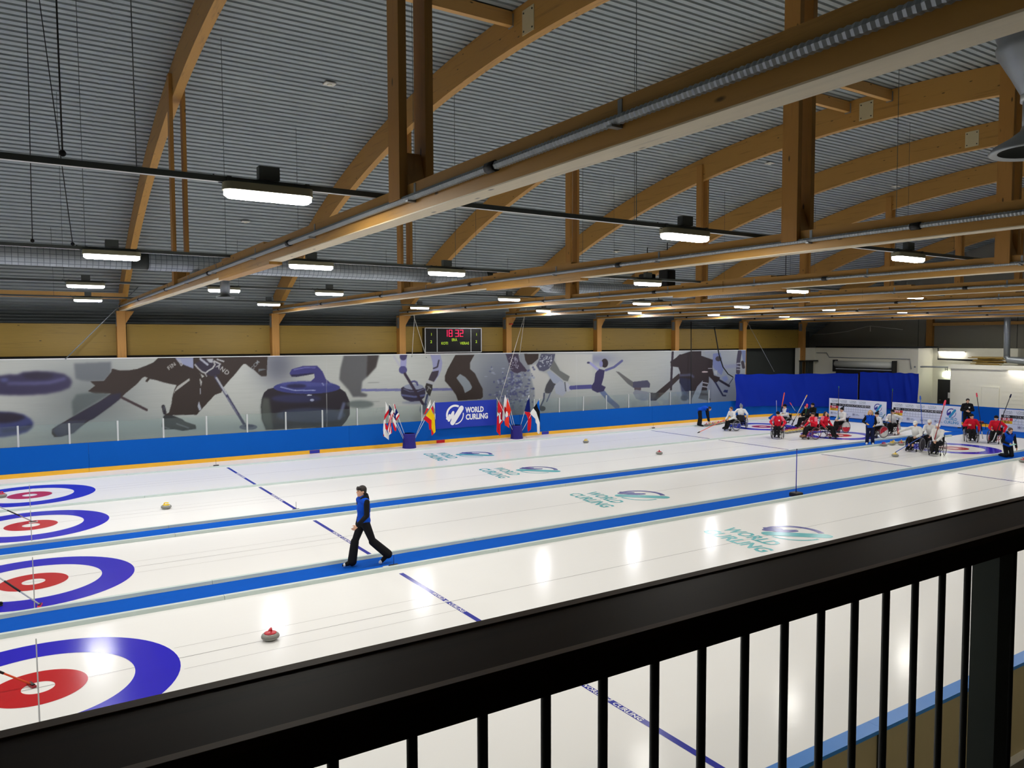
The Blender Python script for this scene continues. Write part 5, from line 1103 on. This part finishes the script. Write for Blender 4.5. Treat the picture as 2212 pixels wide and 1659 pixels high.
def person(label, loc, heading, J, wear, head=None, vox=0.014, z=0.003, look=(0, 0), curl=0.6, cat='person'):
    """J: joints in a local frame (x forward, y left, z up). wear: dict of materials"""
    t = thing('person', label, cat, (*loc, z), R(heading)); J = {k: np.array(v, float) for k, v in J.items()}
    pel, chest, neck = J['pelvis'], J['chest'], J['neck']; up = unit(neck-pel); left = unit(J['sl']-J['sr']); left = unit(left-up*(left@up)); fwd = np.cross(left, up)
    hipl = unit(J['hl']-J['hr']); hf = np.cross(hipl, np.array([0,0,1.0])); hf = unit(hf)
    yaw, pit = R(look[0]), R(look[1]); hb = np.array([math.cos(yaw)*math.cos(pit), math.sin(yaw)*math.cos(pit), math.sin(pit)]); hl = unit(np.cross(np.array([0,0,1.0]), hb)); hu = np.cross(hb, hl)
    Hc = J['head']; B = (hb, hl, hu); sp = unit(chest-pel)
    def torso(g): return [('ell', pel+np.array([0,0,0.02]), (hf, hipl, np.cross(hf, hipl)), (0.115+g, 0.160+g, 0.115+g)), ('ell', pel*0.5+chest*0.5, (fwd, left, up), (0.104+g, 0.140+g, 0.17+g)), ('ell', chest, (fwd, left, up), (0.112+g, 0.158+g, 0.18+g)), ('cap', J['sl']*0.85+J['sr']*0.15, J['sr']*0.85+J['sl']*0.15, 0.062+g, 0.062+g), ('cap', chest, neck, 0.085+g, 0.055+g)]
    def arm(s, g, end=1.0):
        S, E, Wr = J['s'+s], J['e'+s], J['w'+s]; return [('cap', S, E, 0.054+g, 0.044+g), ('cap', E, E+(Wr-E)*end, 0.043+g, 0.031+g)]
    def leg(s, g, flare=0.0, end=1.0):
        Hp, K, A = J['h'+s], J['k'+s], J['a'+s]; return [('cap', Hp, K, 0.088+g, 0.060+g), ('cap', K, K+(A-K)*end, 0.058+g+flare*0.4, 0.040+g+flare)]
    def foot(s, g):
        A, Tt = J['a'+s], J['t'+s]; d = unit(Tt-A); h = A-d*0.05; h[2] = min(A[2], Tt[2]+0.03)-0.03 if A[2] > Tt[2] else A[2]; return [('cap', A, Tt*0.6+A*0.4, 0.040+g, 0.038+g), ('cap', Tt*0.6+A*0.4+np.array([0,0,-0.005]), Tt, 0.036+g, 0.030+g), ('cap', A+np.array([0,0,-0.03])-d*0.03, Tt*0.5+A*0.5+np.array([0,0,-0.02]), 0.032+g, 0.03+g)]
    P = torso(-0.004)+[('cap', neck-up*0.02, Hc-hu*0.05-hb*0.01, 0.052, 0.05), ('ell', Hc+hu*0.02-hb*0.008, B, (0.096, 0.076, 0.098)), ('ell', Hc-hu*0.045+hb*0.018, B, (0.070, 0.058, 0.072)), ('cap', Hc+hb*0.086+hu*0.012, Hc+hb*0.103-hu*0.018, 0.010, 0.014), ('cap', Hc+hb*0.078-hu*0.088, Hc+hb*0.060-hu*0.094, 0.018, 0.018), ('cap', Hc+hb*0.082-hu*0.052+hl*0.016, Hc+hb*0.082-hu*0.052-hl*0.016, 0.010, 0.010), ('cap', Hc+hb*0.074+hu*0.03+hl*0.042, Hc+hb*0.074+hu*0.03-hl*0.042, 0.014, 0.014)]
    for s, sg in (('l', 1), ('r', -1)):
        P.append(('ell', Hc+hl*0.078*sg-hb*0.012-hu*0.005, B, (0.020, 0.010, 0.032)))
        d = unit(J['w'+s]-J['e'+s]); pn = unit(np.cross(d, np.cross(J.get('pn'+s, np.array([0,-sg*1.0,0])), d))); th = np.cross(pn, d)*(1 if True else -1)
        if th@J.get('th'+s, np.array([1.0,0,0.3])) < 0: th = -th
        P += arm(s, -0.006)+hand_prims(J['w'+s], d, pn, th, J.get('curl', curl) if not isinstance(curl, dict) else curl[s], 1.0, max(0.0088, vox*0.78))+leg(s, -0.006)+foot(s, -0.004)
    fuse('body', P, 'skin', t, vox, 2)
    vc = vox*1.25
    hem = (tuple(pel+np.array([0,0,wear.get('hem', -0.3)])), (0,0,1)) if 'hem' in wear else None
    def cloth(nm, prims, m_, hm_=None): return fuse(nm, prims, m_, t, vc, 3, hm_)
    if 'shirt' in wear:   # dark sleeves under a vest
        cloth('shirt', torso(0.010)+arm('l', 0.012, 0.97)+arm('r', 0.012, 0.97)+[('cap', neck-up*0.05, neck+up*0.03, 0.066, 0.062)], wear['shirt'])
        cloth('vest', torso(0.027)+[('cap', neck-up*0.06, neck+up*0.005-fwd*0.01, 0.085, 0.072)]+([('cap', pel+hf*0.0-np.array([0,0,0.05]), pel+np.array([0,0,0.05]), 0.165, 0.16)] if wear.get('long') else [])+([('cap', pel-np.array([0,0,0.16]), pel, 0.13, 0.13)]+[('cap', pel-np.array([0,0,0.16])+hipl*k_, pel+hipl*k_, 0.12, 0.12) for k_ in (-0.05, 0.05)] if hem else []), wear['vest'], hem)
    if 'jacket' in wear:
        cloth('jacket', torso(0.024)+arm('l', 0.020, 0.96)+arm('r', 0.020, 0.96)+[('cap', neck-up*0.05, neck+up*0.02, 0.078, 0.068)]+([('cap', pel-np.array([0,0,0.16])+hipl*k_, pel+hipl*k_, 0.125, 0.125) for k_ in (-0.05, 0.05)] if hem else []), wear['jacket'], hem)
    if 'shoulder' in wear:
        for s in ('l', 'r'): cloth('sleeve_panel', [('cap', J['s'+s]-(J['s'+s]-J['e'+s])*-0.05, J['s'+s]*0.5+J['e'+s]*0.5, 0.080, 0.072)], wear['shoulder'])
    if 'badge' in wear: MB().obox(chest+fwd*0.145+left*0.07+up*0.04, left*0.03, up*0.035, fwd*0.006).build('chest_badge', wear['badge'], t)
    cloth('trousers', [('ell', pel+np.array([0,0,-0.01]), (hf, hipl, np.cross(hf, hipl)), (0.128, 0.168, 0.118))]+leg('l', 0.014, wear.get('flare', 0.014), wear.get('cut', 0.97))+leg('r', 0.014, wear.get('flare', 0.014), wear.get('cut', 0.97)), wear.get('trousers', 'wear_black'))
    for s in ('l', 'r'):
        cloth('shoe', foot(s, 0.009), wear.get('shoes', 'wear_black'))
        if wear.get('toecap'): cloth('toe_cap', [('cap', J['t'+s]*0.88+J['a'+s]*0.12, J['t'+s]*0.99, 0.041, 0.041)], wear['toecap'])
        if 'gloves' in wear: fuse('glove', hand_prims(J['w'+s], J['w'+s]-J['e'+s], np.array([0,-(1 if s=='l' else -1),0.01]), np.array([1.0,0,0.2]), 0.8, 1.08, 0.016), wear['gloves'], t, vox, 2)
        e = Hc+hb*0.084+hu*0.014+hl*(0.030 if s == 'l' else -0.030); MB().sphere(e, 0.0095, 8, 6).build('eye', 'eye', t)
    MB().obox(Hc+hb*0.0925-hu*0.052, hl*0.02, hu*0.0045, hb*0.004).build('mouth', 'lips', t)
    kind, hm = head or ('short', 'hair_dark')
    if kind in ('short', 'fringe', 'long', 'bob', 'hooded'):
        Q = [('ell', Hc+hu*0.038-hb*0.022, B, (0.098, 0.088, 0.092)), ('ell', Hc+hu*0.005-hb*0.048, B, (0.066, 0.082, 0.085))]
        if kind == 'fringe': Q += [('cap', Hc+hb*0.055+hu*0.075+hl*0.045, Hc+hb*0.055+hu*0.072-hl*0.045, 0.036, 0.036), ('cap', Hc+hb*0.074+hu*0.052+hl*0.035, Hc+hb*0.074+hu*0.050-hl*0.035, 0.026, 0.026), ('ell', Hc-hu*0.055-hb*0.065, B, (0.04, 0.062, 0.06))]
        if kind in ('long', 'bob'):
            dn = 0.20 if kind == 'long' else 0.12; w = 0.052 if kind == 'long' else 0.06
            for sg in (-1, 1): Q.append(('cap', Hc+hl*0.072*sg-hb*0.025+hu*0.02, Hc+hl*(0.095 if kind == 'long' else 0.11)*sg-hb*0.01-hu*dn, 0.042, w))
            Q.append(('cap', Hc-hb*0.06, Hc-hb*0.075-hu*dn, 0.07, 0.065))
        fuse('hair', Q, hm, t, vox, 2)
    if kind == 'beanie' or kind == 'pompom':
        fuse('knit_hat', [('ell', Hc+hu*0.055-hb*0.014, B, (0.106, 0.092, 0.092)), ('ell', Hc+hu*0.020-hb*0.045, B, (0.072, 0.09, 0.07))]+([('cap', Hc+hu*0.11-hb*0.05, Hc+hu*0.14-hb*0.09, 0.05, 0.035)] if kind == 'pompom' else []), hm, t, vox, 2)
        if kind == 'pompom': MB().sphere(Hc+hu*0.155-hb*0.11, 0.042, 12, 8).build('pompom', hm, t)
    if kind == 'cap':
        fuse('cap', [('ell', Hc+hu*0.058-hb*0.012, B, (0.104, 0.090, 0.080)), ('ell', Hc+hu*0.040+hb*0.115, B, (0.075, 0.066, 0.016))], hm, t, vox, 2); fuse('hair', [('ell', Hc-hu*0.01-hb*0.045, B, (0.062, 0.083, 0.07))], 'hair_dark', t, vox, 2)
    if wear.get('hood'):
        fuse('hood', [('cap', neck+up*0.01-fwd*0.06+left*0.07, neck+up*0.01-fwd*0.06-left*0.07, 0.05, 0.05), ('cap', neck+up*0.02+left*0.075, neck-up*0.01+fwd*0.05+left*0.04, 0.04, 0.03), ('cap', neck+up*0.02-left*0.075, neck-up*0.01+fwd*0.05-left*0.04, 0.04, 0.03), ('cap', neck+up*0.04-fwd*0.075, neck-up*0.05-fwd*0.09, 0.055, 0.06)], wear['hood'], t, vox, 2)
    return t
def seated(lean=0.0, side=0.0, wl=(0.28,0.13,0.64), wr=(0.28,-0.13,0.64), el=None, er=None, kn=0.085, tw=0.0, s=1.0):
    """seated in a wheelchair; seat 0.45 m"""
    J = {}; pel = np.array([-0.10, 0, 0.545]); th = R(lean); u = np.array([math.sin(th), side, math.cos(th)]); u = u/np.linalg.norm(u)
    c, n_, h = pel+u*0.30, pel+u*0.50, pel+u*0.50+np.array([0.03+0.05*math.sin(th), side*0.1, 0.135])
    l = np.array([-math.sin(R(tw)), math.cos(R(tw)), 0.0]); J.update(pelvis=pel, chest=c, neck=n_, head=h, sl=pel+u*0.455+l*0.185, sr=pel+u*0.455-l*0.185)
    J['wl'], J['wr'] = np.array(wl), np.array(wr)
    def elbow(S, Wq, sg):
        m_ = (S+Wq)/2; d = np.linalg.norm(Wq-S); k = math.sqrt(max(0.0, 0.285**2-(d/2)**2)); o = unit(np.array([-0.55, sg*0.75, -0.65])); o = unit(o-unit(Wq-S)*(o@unit(Wq-S))); return m_+o*k
    J['el'] = np.array(el) if el is not None else elbow(J['sl'], J['wl'], 1); J['er'] = np.array(er) if er is not None else elbow(J['sr'], J['wr'], -1)
    for q, sg in (('l', 1), ('r', -1)): J['h'+q] = pel+np.array([0.0, sg*0.09, -0.02]); J['k'+q] = np.array([0.32, sg*kn, 0.53]); J['a'+q] = np.array([0.42, sg*kn*0.9, 0.20]); J['t'+q] = np.array([0.60, sg*kn, 0.150])
    return J
# the young person walking along the nearer carpet
JW = dict(pelvis=(0,0,0.965), chest=(0.0,0,1.235), neck=(0.015,0,1.475), head=(0.045,0,1.615), sl=(0.0,0.185,1.405), sr=(0.03,-0.185,1.405), el=(0.03,0.245,1.13), wl=(0.235,0.235,0.95), er=(-0.02,-0.235,1.12), wr=(0.06,-0.23,0.86),
          hl=(0.0,0.095,0.93), hr=(0.0,-0.095,0.93), kl=(-0.16,0.10,0.52), al=(-0.50,0.10,0.20), tl=(-0.33,0.10,0.045), kr=(0.17,-0.10,0.52), ar=(0.235,-0.10,0.105), tr=(0.42,-0.10,0.05))
person('young person in a blue vest and black trousers walking along the nearer carpet', (6.0, 2.99), 180, JW, dict(shirt='wear_black', vest='wear_vest', trousers='wear_black', flare=0.045, shoes='wear_black', toecap='wear_white', hood='wear_black', cut=1.0, hem=-0.03), ('fringe', 'hair_dark'), 0.0095, z=0.014, curl=1.1)
# bending official at the far left group
JB = dict(pelvis=(0,0,0.90), chest=(0.24,0,1.04), neck=(0.44,0,1.05), head=(0.56,0,1.02), sl=(0.39,0.18,1.03), sr=(0.39,-0.18,1.03), el=(0.45,0.20,0.74), wl=(0.44,0.12,0.47), er=(0.46,-0.18,0.73), wr=(0.50,-0.10,0.26+0.18), hl=(0,0.095,0.87), hr=(0,-0.095,0.87), kl=(0.03,0.10,0.47), al=(-0.04,0.10,0.09), tl=(0.13,0.11,0.04), kr=(0.05,-0.10,0.47), ar=(0.02,-0.10,0.09), tr=(0.19,-0.11,0.04))
JB['wr'] = (0.52,-0.10,0.30); JB['er'] = (0.46,-0.14,0.66); JB['sr'] = (0.40,-0.18,0.98); JB['wl'] = (0.50,0.06,0.30); JB['el'] = (0.44,0.16,0.66); JB['sl'] = (0.40,0.18,0.98); JB['chest'] = (0.25,0,1.02); JB['neck'] = (0.44,0,1.0); JB['head'] = (0.55,0,0.99)
person('person in a blue vest bending down to a row of stones by the barrier', (31.92, 18.12), -35, JB, dict(shirt='wear_black', vest='wear_vest', trousers='wear_black', flare=0.03), ('short', 'hair_dark'), look=(0, -35))
# standing blond woman
JS = dict(pelvis=(0,0,0.89), chest=(0,0,1.13), neck=(0.0,0,1.345), head=(0.02,0,1.475), sl=(0,0.17,1.285), sr=(0,-0.17,1.285), el=(-0.04,0.24,1.02), wl=(0.12,0.19,0.93), er=(-0.06,-0.30,1.05), wr=(0.14,-0.17,0.98), hl=(0,0.09,0.85), hr=(0,-0.09,0.85), kl=(0.02,0.10,0.46), al=(-0.01,0.12,0.08), tl=(0.16,0.14,0.035), kr=(0.02,-0.10,0.46), ar=(-0.01,-0.12,0.08), tr=(0.16,-0.14,0.035))
person('blond woman in a blue vest with yellow gloves standing on the farther carpet', (32.66, 8.30), 214, JS, dict(shirt='wear_black', vest='wear_vest', trousers='wear_navy', flare=0.025, shoes='wear_white', hood='wear_black', gloves='wear_yellow', hem=-0.10), ('long', 'hair_blond'), z=0.016)
# standing man in black by the scoreboards
JM = {k: tuple(np.array(v)*1.105) for k, v in JS.items()}; JM.update(el=(0.02,0.27,1.14), wl=(0.22,0.04,1.12), er=(0.02,-0.27,1.14), wr=(0.22,-0.05,1.10), head=(0.05,0,1.625))
person('man in black looking down at his hands between two scoreboards', (41.35, 8.40), 216, JM, dict(jacket='wear_black', trousers='wear_black', badge='wear_white', hem=-0.12), ('short', 'hair_dark'), z=0.016, look=(0, -28))
# kneeling official at right
JK = dict(pelvis=(-0.06,0,0.50), chest=(-0.02,0,0.76), neck=(0.04,0,0.98), head=(0.10,0,1.10), sl=(0.0,0.19,0.92), sr=(0.0,-0.19,0.92), el=(0.0,0.25,0.65), wl=(0.12,0.24,0.42), er=(0.02,-0.25,0.65), wr=(0.22,-0.10,0.58), hl=(-0.06,0.09,0.47), hr=(-0.06,-0.09,0.47), kl=(0.06,0.11,0.09), al=(-0.33,0.11,0.07), tl=(-0.48,0.11,0.04), kr=(0.06,-0.11,0.09), ar=(-0.33,-0.11,0.07), tr=(-0.48,-0.11,0.04))
person('person in a blue vest with furry hood kneeling on the nearer carpet at right', (33.75, 2.92), 232, JK, dict(shirt='wear_black', vest='wear_vest', trousers='wear_black', hood='wear_black'), ('short', 'hair_brown'), z=0.016, look=(0, -25))
o = MB().box(-0.075, 0.075, -0.10, 0.10, -0.01, 0.01).build('notebook', mat('mint', lin((150,205,190)), 0.6)); q = np.array([33.75,2.92,0.0])+np.array([0.33*math.cos(R(232))+0.05*math.sin(R(232))*1.0, 0.33*math.sin(R(232)), 0.585]); o.location = q; o.rotation_euler = (R(15), 0, R(232)); tag(o, 'mint green notebook in the kneeling person\'s hand', 'notebook')
# players in wheelchairs
def player(label, chair, loc, heading, J, wear, head, frame='frame_black', disc=None, rim='spoke', look=(0,0), handles=True, curl=0.9):
    wheelchair(chair, loc, heading, frame, disc, rim, handles); return person(label, loc, heading, J, wear, head, look=look, z=0.003, curl=curl)
WH = dict(jacket='wear_white', trousers='wear_black'); RD = dict(jacket='wear_red', shoulder='wear_pink', trousers='wear_black', badge='wear_white'); RS = dict(jacket='wear_red', trousers='wear_black')
player('woman in a white jacket leaning to deliver with an orange stick', 'wheelchair of the white-jacketed woman with the orange stick', (31.95, 15.75), 172, seated(22, wl=(0.42,0.20,0.62), wr=(0.36,-0.14,0.60)), WH, ('short', 'hair_brown'), 'frame_black', None, look=(0,-12))
player('player in a white jacket and grey knit hat seen from behind', 'wheelchair of the player seen from behind', (33.2, 16.25), 28, seated(0, wl=(0.0,0.30,0.60), wr=(0.0,-0.30,0.60)), dict(WH), ('pompom', 'wear_grey'), 'frame_blue', handles=False)
player('player in a red and pink jacket facing the viewer, nearest of the left group', 'black wheelchair facing the viewer under the red-jacketed player', (31.25, 12.3), 214, seated(4, wl=(0.10,0.24,0.62), wr=(0.12,-0.24,0.66)), RD, ('beanie', 'wear_black'), 'frame_black', look=(0,-22))
player('player in a white jacket behind the front red-jacketed player', 'wheelchair half hidden behind the front red-jacketed player', (35.3, 15.0), 165, seated(12, wl=(0.34,0.10,0.70), wr=(0.34,-0.10,0.66)), dict(jacket='wear_white', shoulder='wear_blue', trousers='wear_black'), ('beanie', 'wear_black'), 'frame_black', look=(0,-10))
player('person in a black jacket and cap holding a long silver stick', 'wheelchair with red hand rims under the black-jacketed person', (36.0, 14.2), 160, seated(6, wl=(0.36,0.16,0.72), wr=(0.34,-0.10,0.70)), dict(jacket='wear_black', trousers='wear_black'), ('beanie', 'wear_black'), 'frame_red', None, 'frame_red')
player('person in a dark jacket sitting behind the black-jacketed stick holder', 'wheelchair behind the black-jacketed stick holder', (37.1, 14.6), 165, seated(6), dict(jacket='wear_black', trousers='wear_black'), ('beanie', 'wear_black'))
player('dark-haired player in red and pink with one hand raised to the chest', 'wheelchair with dark red frame under the player in profile', (32.35, 11.15), 164, seated(3, wl=(0.16,0.10,0.86), wr=(0.30,-0.14,0.62)), dict(RD, shoes='wear_brown'), ('fringe', 'hair_dark'), 'frame_red', None, 'frame_red', look=(8,0))
player('long-haired player in red and pink facing right', 'wheelchair facing right under the long-haired player', (33.3, 11.0), 268, seated(0, wl=(0.12,0.25,0.58), wr=(0.10,-0.26,0.55)), RD, ('bob', 'hair_dark'), 'frame_black', look=(-15,0))
PD = ('disc_white','disc_red',0)
PD = ('disc_white','disc_red')
player('player in white with a black bobble hat before the leftmost scoreboard', 'wheelchair with red and white wheel discs before the leftmost scoreboard', (35.9, 11.95), 168, seated(8, wl=(0.30,0.12,0.66), wr=(0.28,-0.12,0.66)), WH, ('pompom', 'wear_black'), 'frame_black', ('disc_white','disc_red',12), look=(0,0))
player('player in white with a black hat right of the blond woman', 'wheelchair with red over white discs right of the blond woman', (35.6, 9.68), 166, seated(26, wl=(0.36,0.12,0.62), wr=(0.36,-0.12,0.60)), WH, ('pompom', 'wear_black'), 'frame_black', ('disc_red','disc_white',-18), look=(0,-8))
player('bearded player in white holding a tall green stick', 'wheelchair with red disc seen edge on under the tall green stick', (37.2, 9.95), 196, seated(18, wl=(-0.02,0.30,0.60), wr=(0.34,-0.10,0.70)), WH, ('beanie', 'wear_black'), 'frame_black', ('disc_white','disc_red',60), look=(-10,-4))
player('player in white with white cap delivering a stone with a blue stick', 'blue wheelchair of the player delivering a stone', (32.55, 6.12), 186, seated(10, wl=(0.44,0.24,0.66), wr=(0.50,-0.46,0.82), el=(0.14,0.30,0.74), er=(0.20,-0.38,0.90)), dict(jacket='wear_white', trousers='wear_black', shoes='wear_black', cut=0.45), ('cap', 'wear_capwhite'), 'frame_blue', ('disc_black','disc_black',0), look=(5,-20))
player('player in white with white cap steadying the chair in front', 'blue wheelchair right behind the delivering player', (33.75, 6.15), 188, seated(14, wl=(0.44,0.20,0.62), wr=(0.46,-0.18,0.62)), WH, ('cap', 'wear_capwhite'), 'frame_blue', look=(10,-10))
player('slim player in white with white cap holding a dark red stick', 'black wheelchair at the right of the white-capped players', (32.15, 4.95), 196, seated(2, wl=(0.30,0.05,0.62), wr=(0.30,-0.06,0.60)), WH, ('cap', 'wear_capwhite'), 'frame_black', look=(28,-5))
player('player in red with black hat turned towards a team mate', 'wheelchair of the left one of two red-jacketed players at right', (37.7, 6.35), 212, seated(6, wl=(0.05,0.30,0.50), wr=(0.26,-0.16,0.80)), RS, ('beanie', 'wear_black'), look=(30,0))
player('player in red with black hat and white scarf leaning forward', 'wheelchair of the right one of two red-jacketed players at right', (38.0, 5.40), 190, seated(14, wl=(0.02,0.32,0.56), wr=(0.34,-0.10,0.66)), RS, ('beanie', 'wear_black'), 'frame_red', look=(-10,-8))

# ------------------------------------------------------------------ delivery sticks and brooms
for n_, c_ in (('orange',(240,90,40)),('silver',(200,205,210)),('pinkred',(235,60,90)),('greenb',(30,120,60)),('bluestick',(40,90,190)),('darkred',(150,26,40)),('yellowh',(240,180,40))): mat('stick_'+n_, lin(c_), 0.4, var=0.04)
def stick(a, b, ref, label, shaft, head, hs=(0.06, 0.03), r=0.016, grip=None, da=0.0, db=0.0, name='delivery_stick', cat='stick'):
    """a: pixel of the foot or hand end, b: pixel of the head end"""
    ra = np.array(ref, float); A = atD(*a, (ra[0]*(1+da), ra[1])) if not isinstance(a, np.ndarray) else a; B = atD(*b, (ra[0]*(1+db), ra[1])) if not isinstance(b, np.ndarray) else b
    t = thing(name, label, cat, tuple(A), group='delivery sticks and brooms'); d = unit(B-A); L = np.linalg.norm(B-A)
    MB().tube([A, B], r, 8).build('shaft', shaft, t, world=True); cap = MB(); cap_mesh(cap, B-d*hs[0], B+d*hs[0], hs[1], hs[1]*0.8, 10, 5); cap.build('head', head, t, world=True)
    MB().tube([A, A+d*min(0.35, L*0.3)], r*1.35, 8).build('grip', grip or 'black', t, world=True)
    return t
stick(atD(1565, 907, (31.6, 15.6)), onZ(1509, 934, 0.03), (31.6,15.6), 'orange delivery stick slanting to the ice from the white-jacketed woman', 'stick_orange', 'black', grip='stick_orange')
stick((1687,890), (1694,851), (35.3,15.0), 'orange broom held upright behind the front red-jacketed player', 'stick_orange', 'stick_orange', r=0.025)
stick((1710,918), (1742,856), (36.0,14.1), 'long silver stick with yellow head slanting over the black-jacketed person', 'stick_silver', 'stick_yellowh', r=0.022)
stick((1722,894), (1708,872), (36.0,14.3), 'thin stick with red head raised left of the black-jacketed person', 'stick_silver', 'stick_pinkred', r=0.012)
stick((1739,900), (1743,876), (34.0,12.4), 'broom with round pink head above the dark-haired player', 'stick_greenb', 'stick_pinkred', (0.05,0.055), r=0.014)
stick((1678,900), (1677,866), (37.0,17.0), 'thin grey rod upright before the blue curtain', 'stick_silver', 'stick_silver', (0.02,0.015), r=0.010)
stick((1810,912), (1812,836), (35.6,11.9), 'tall black and green stick of the player before the leftmost scoreboard', 'frame_black', 'stick_greenb', (0.03,0.02), r=0.014, grip='stick_greenb')
stick((1890,927), (1911,896), (35.4,9.5), 'black stick with green marks slanting from the player right of the blond woman', 'frame_black', 'stick_greenb', (0.03,0.02), r=0.014)
stick((1924,932), (1928,842), (37.0,9.7), 'tallest black and green stick beside the bearded player', 'frame_black', 'stick_greenb', (0.04,0.024), r=0.016, grip='stick_greenb')
stick((1992,918), (1988,859), (33.7,6.0), 'blue stick with blue head upright beside the second white-capped player', 'stick_bluestick', 'stick_bluestick', (0.06,0.035), r=0.014, grip='stick_bluestick')
stick((2018,952), (2041,870), (31.9,4.85), 'dark red stick with red head held by the slim white-capped player', 'stick_darkred', 'stick_pinkred', (0.08,0.045), r=0.016, grip='stick_darkred')
stick((2123,948), (2110,853), (37.5,6.2), 'black stick with white lower end held by the left red-jacketed player', 'frame_black', 'stick_pinkred', (0.07,0.035), r=0.016, grip='stick_silver')
stick((2146,950), (2183,855), (37.3,5.2), 'dark stick with white lower end held by the right red-jacketed player', 'frame_black', 'navy' if 'navy' in MATS else 'wear_navy', (0.06,0.035), r=0.016, grip='stick_silver')
stick(atD(1990, 944, (32.4, 5.9)), np.array([STONE_THROW[0]+0.02, STONE_THROW[1], 0.185]), (32.4,5.9), 'blue delivery stick joining the capped player to the yellow stone', 'stick_bluestick', 'black', (0.03,0.02), r=0.015, grip='stick_bluestick')
# brooms reaching in at the left edge
def broom(a, tip, label, shaft, headm, ang):
    A = np.array(a, float); B = np.array(tip, float); t = thing('curling_broom', label, 'broom', tuple(B), group='brooms at the left edge'); d = unit(B-A)
    MB().tube([A, B], 0.014, 8).build('shaft', shaft, t, world=True); MB().tube([A+d*0.9, A+d*1.25], 0.018, 8).build('grip', 'black', t, world=True); u = np.array([math.cos(R(ang)), math.sin(R(ang)), 0])
    n_ = np.array([-u[1], u[0], 0]); MB().obox(B+np.array([0,0,-0.012]), u*0.10, n_*0.028, (0,0,0.014)).build('pad', headm, t, world=True); MB().obox(B+np.array([0,0,0.008]), u*0.07, n_*0.02, (0,0,0.008)).build('head_plate', 'black', t, world=True)
b = onZ(68, 1478, 0.03); broom(b+np.array([-1.35,0.35,0.85]), b, 'orange broom with dark red pad lying in over the nearest house', 'stick_orange', 'stick_darkred', -70)
b = onZ(86, 1306, 0.03); broom(b+np.array([-1.15,0.75,0.95]), b, 'white and black broom with red pad over the second house', 'stick_silver', 'stick_pinkred', 80)
b = onZ(72, 1127, 0.03); broom(b+np.array([-1.3,0.6,0.75]), b, 'grey broom with pale pad over the third house', 'spoke', 'stick_silver', 10)
t = thing('shoe', 'black shoe tip at the left edge on the second house', 'shoe', (-0.62, 4.30, 0.003)); fuse('upper', [('cap', (-0.16,0,0.06), (0.02,0,0.05), 0.05, 0.045), ('cap', (0.0,0,0.045), (0.10,0.0,0.04), 0.042, 0.036), ('cap', (-0.16,0,0.08), (-0.17,0,0.14), 0.045, 0.045)], 'wear_black', t, 0.01); MB().bbox(-0.2, 0.13, -0.045, 0.045, 0.0, 0.02, 0.008).build('sole', 'black', t)
# a blue board tilted beside the front red-jacketed player
t = thing('folded_mat', 'blue folded mat propped up left of the front red-jacketed player', 'mat', (35.4, 16.4, 0.0)); A = [atD(p[0], p[1], (36.0, 16.2)) for p in ((1659,903),(1677,889),(1688,897),(1667,909))]
mb = MB(); n_ = np.array([0.05,0.04,0]); mb.add(A+[q+n_ for q in A], [(0,1,2,3),(7,6,5,4),(0,4,5,1),(1,5,6,2),(2,6,7,3),(3,7,4,0)]); mb.build('mat_panel', 'board_blue', t, world=True); MB().tube([A[3], (A[3][0], A[3][1], 0.0)], 0.012, 6).build('prop', 'black', t, world=True)

bpy.data.scenes.remove(TMP)
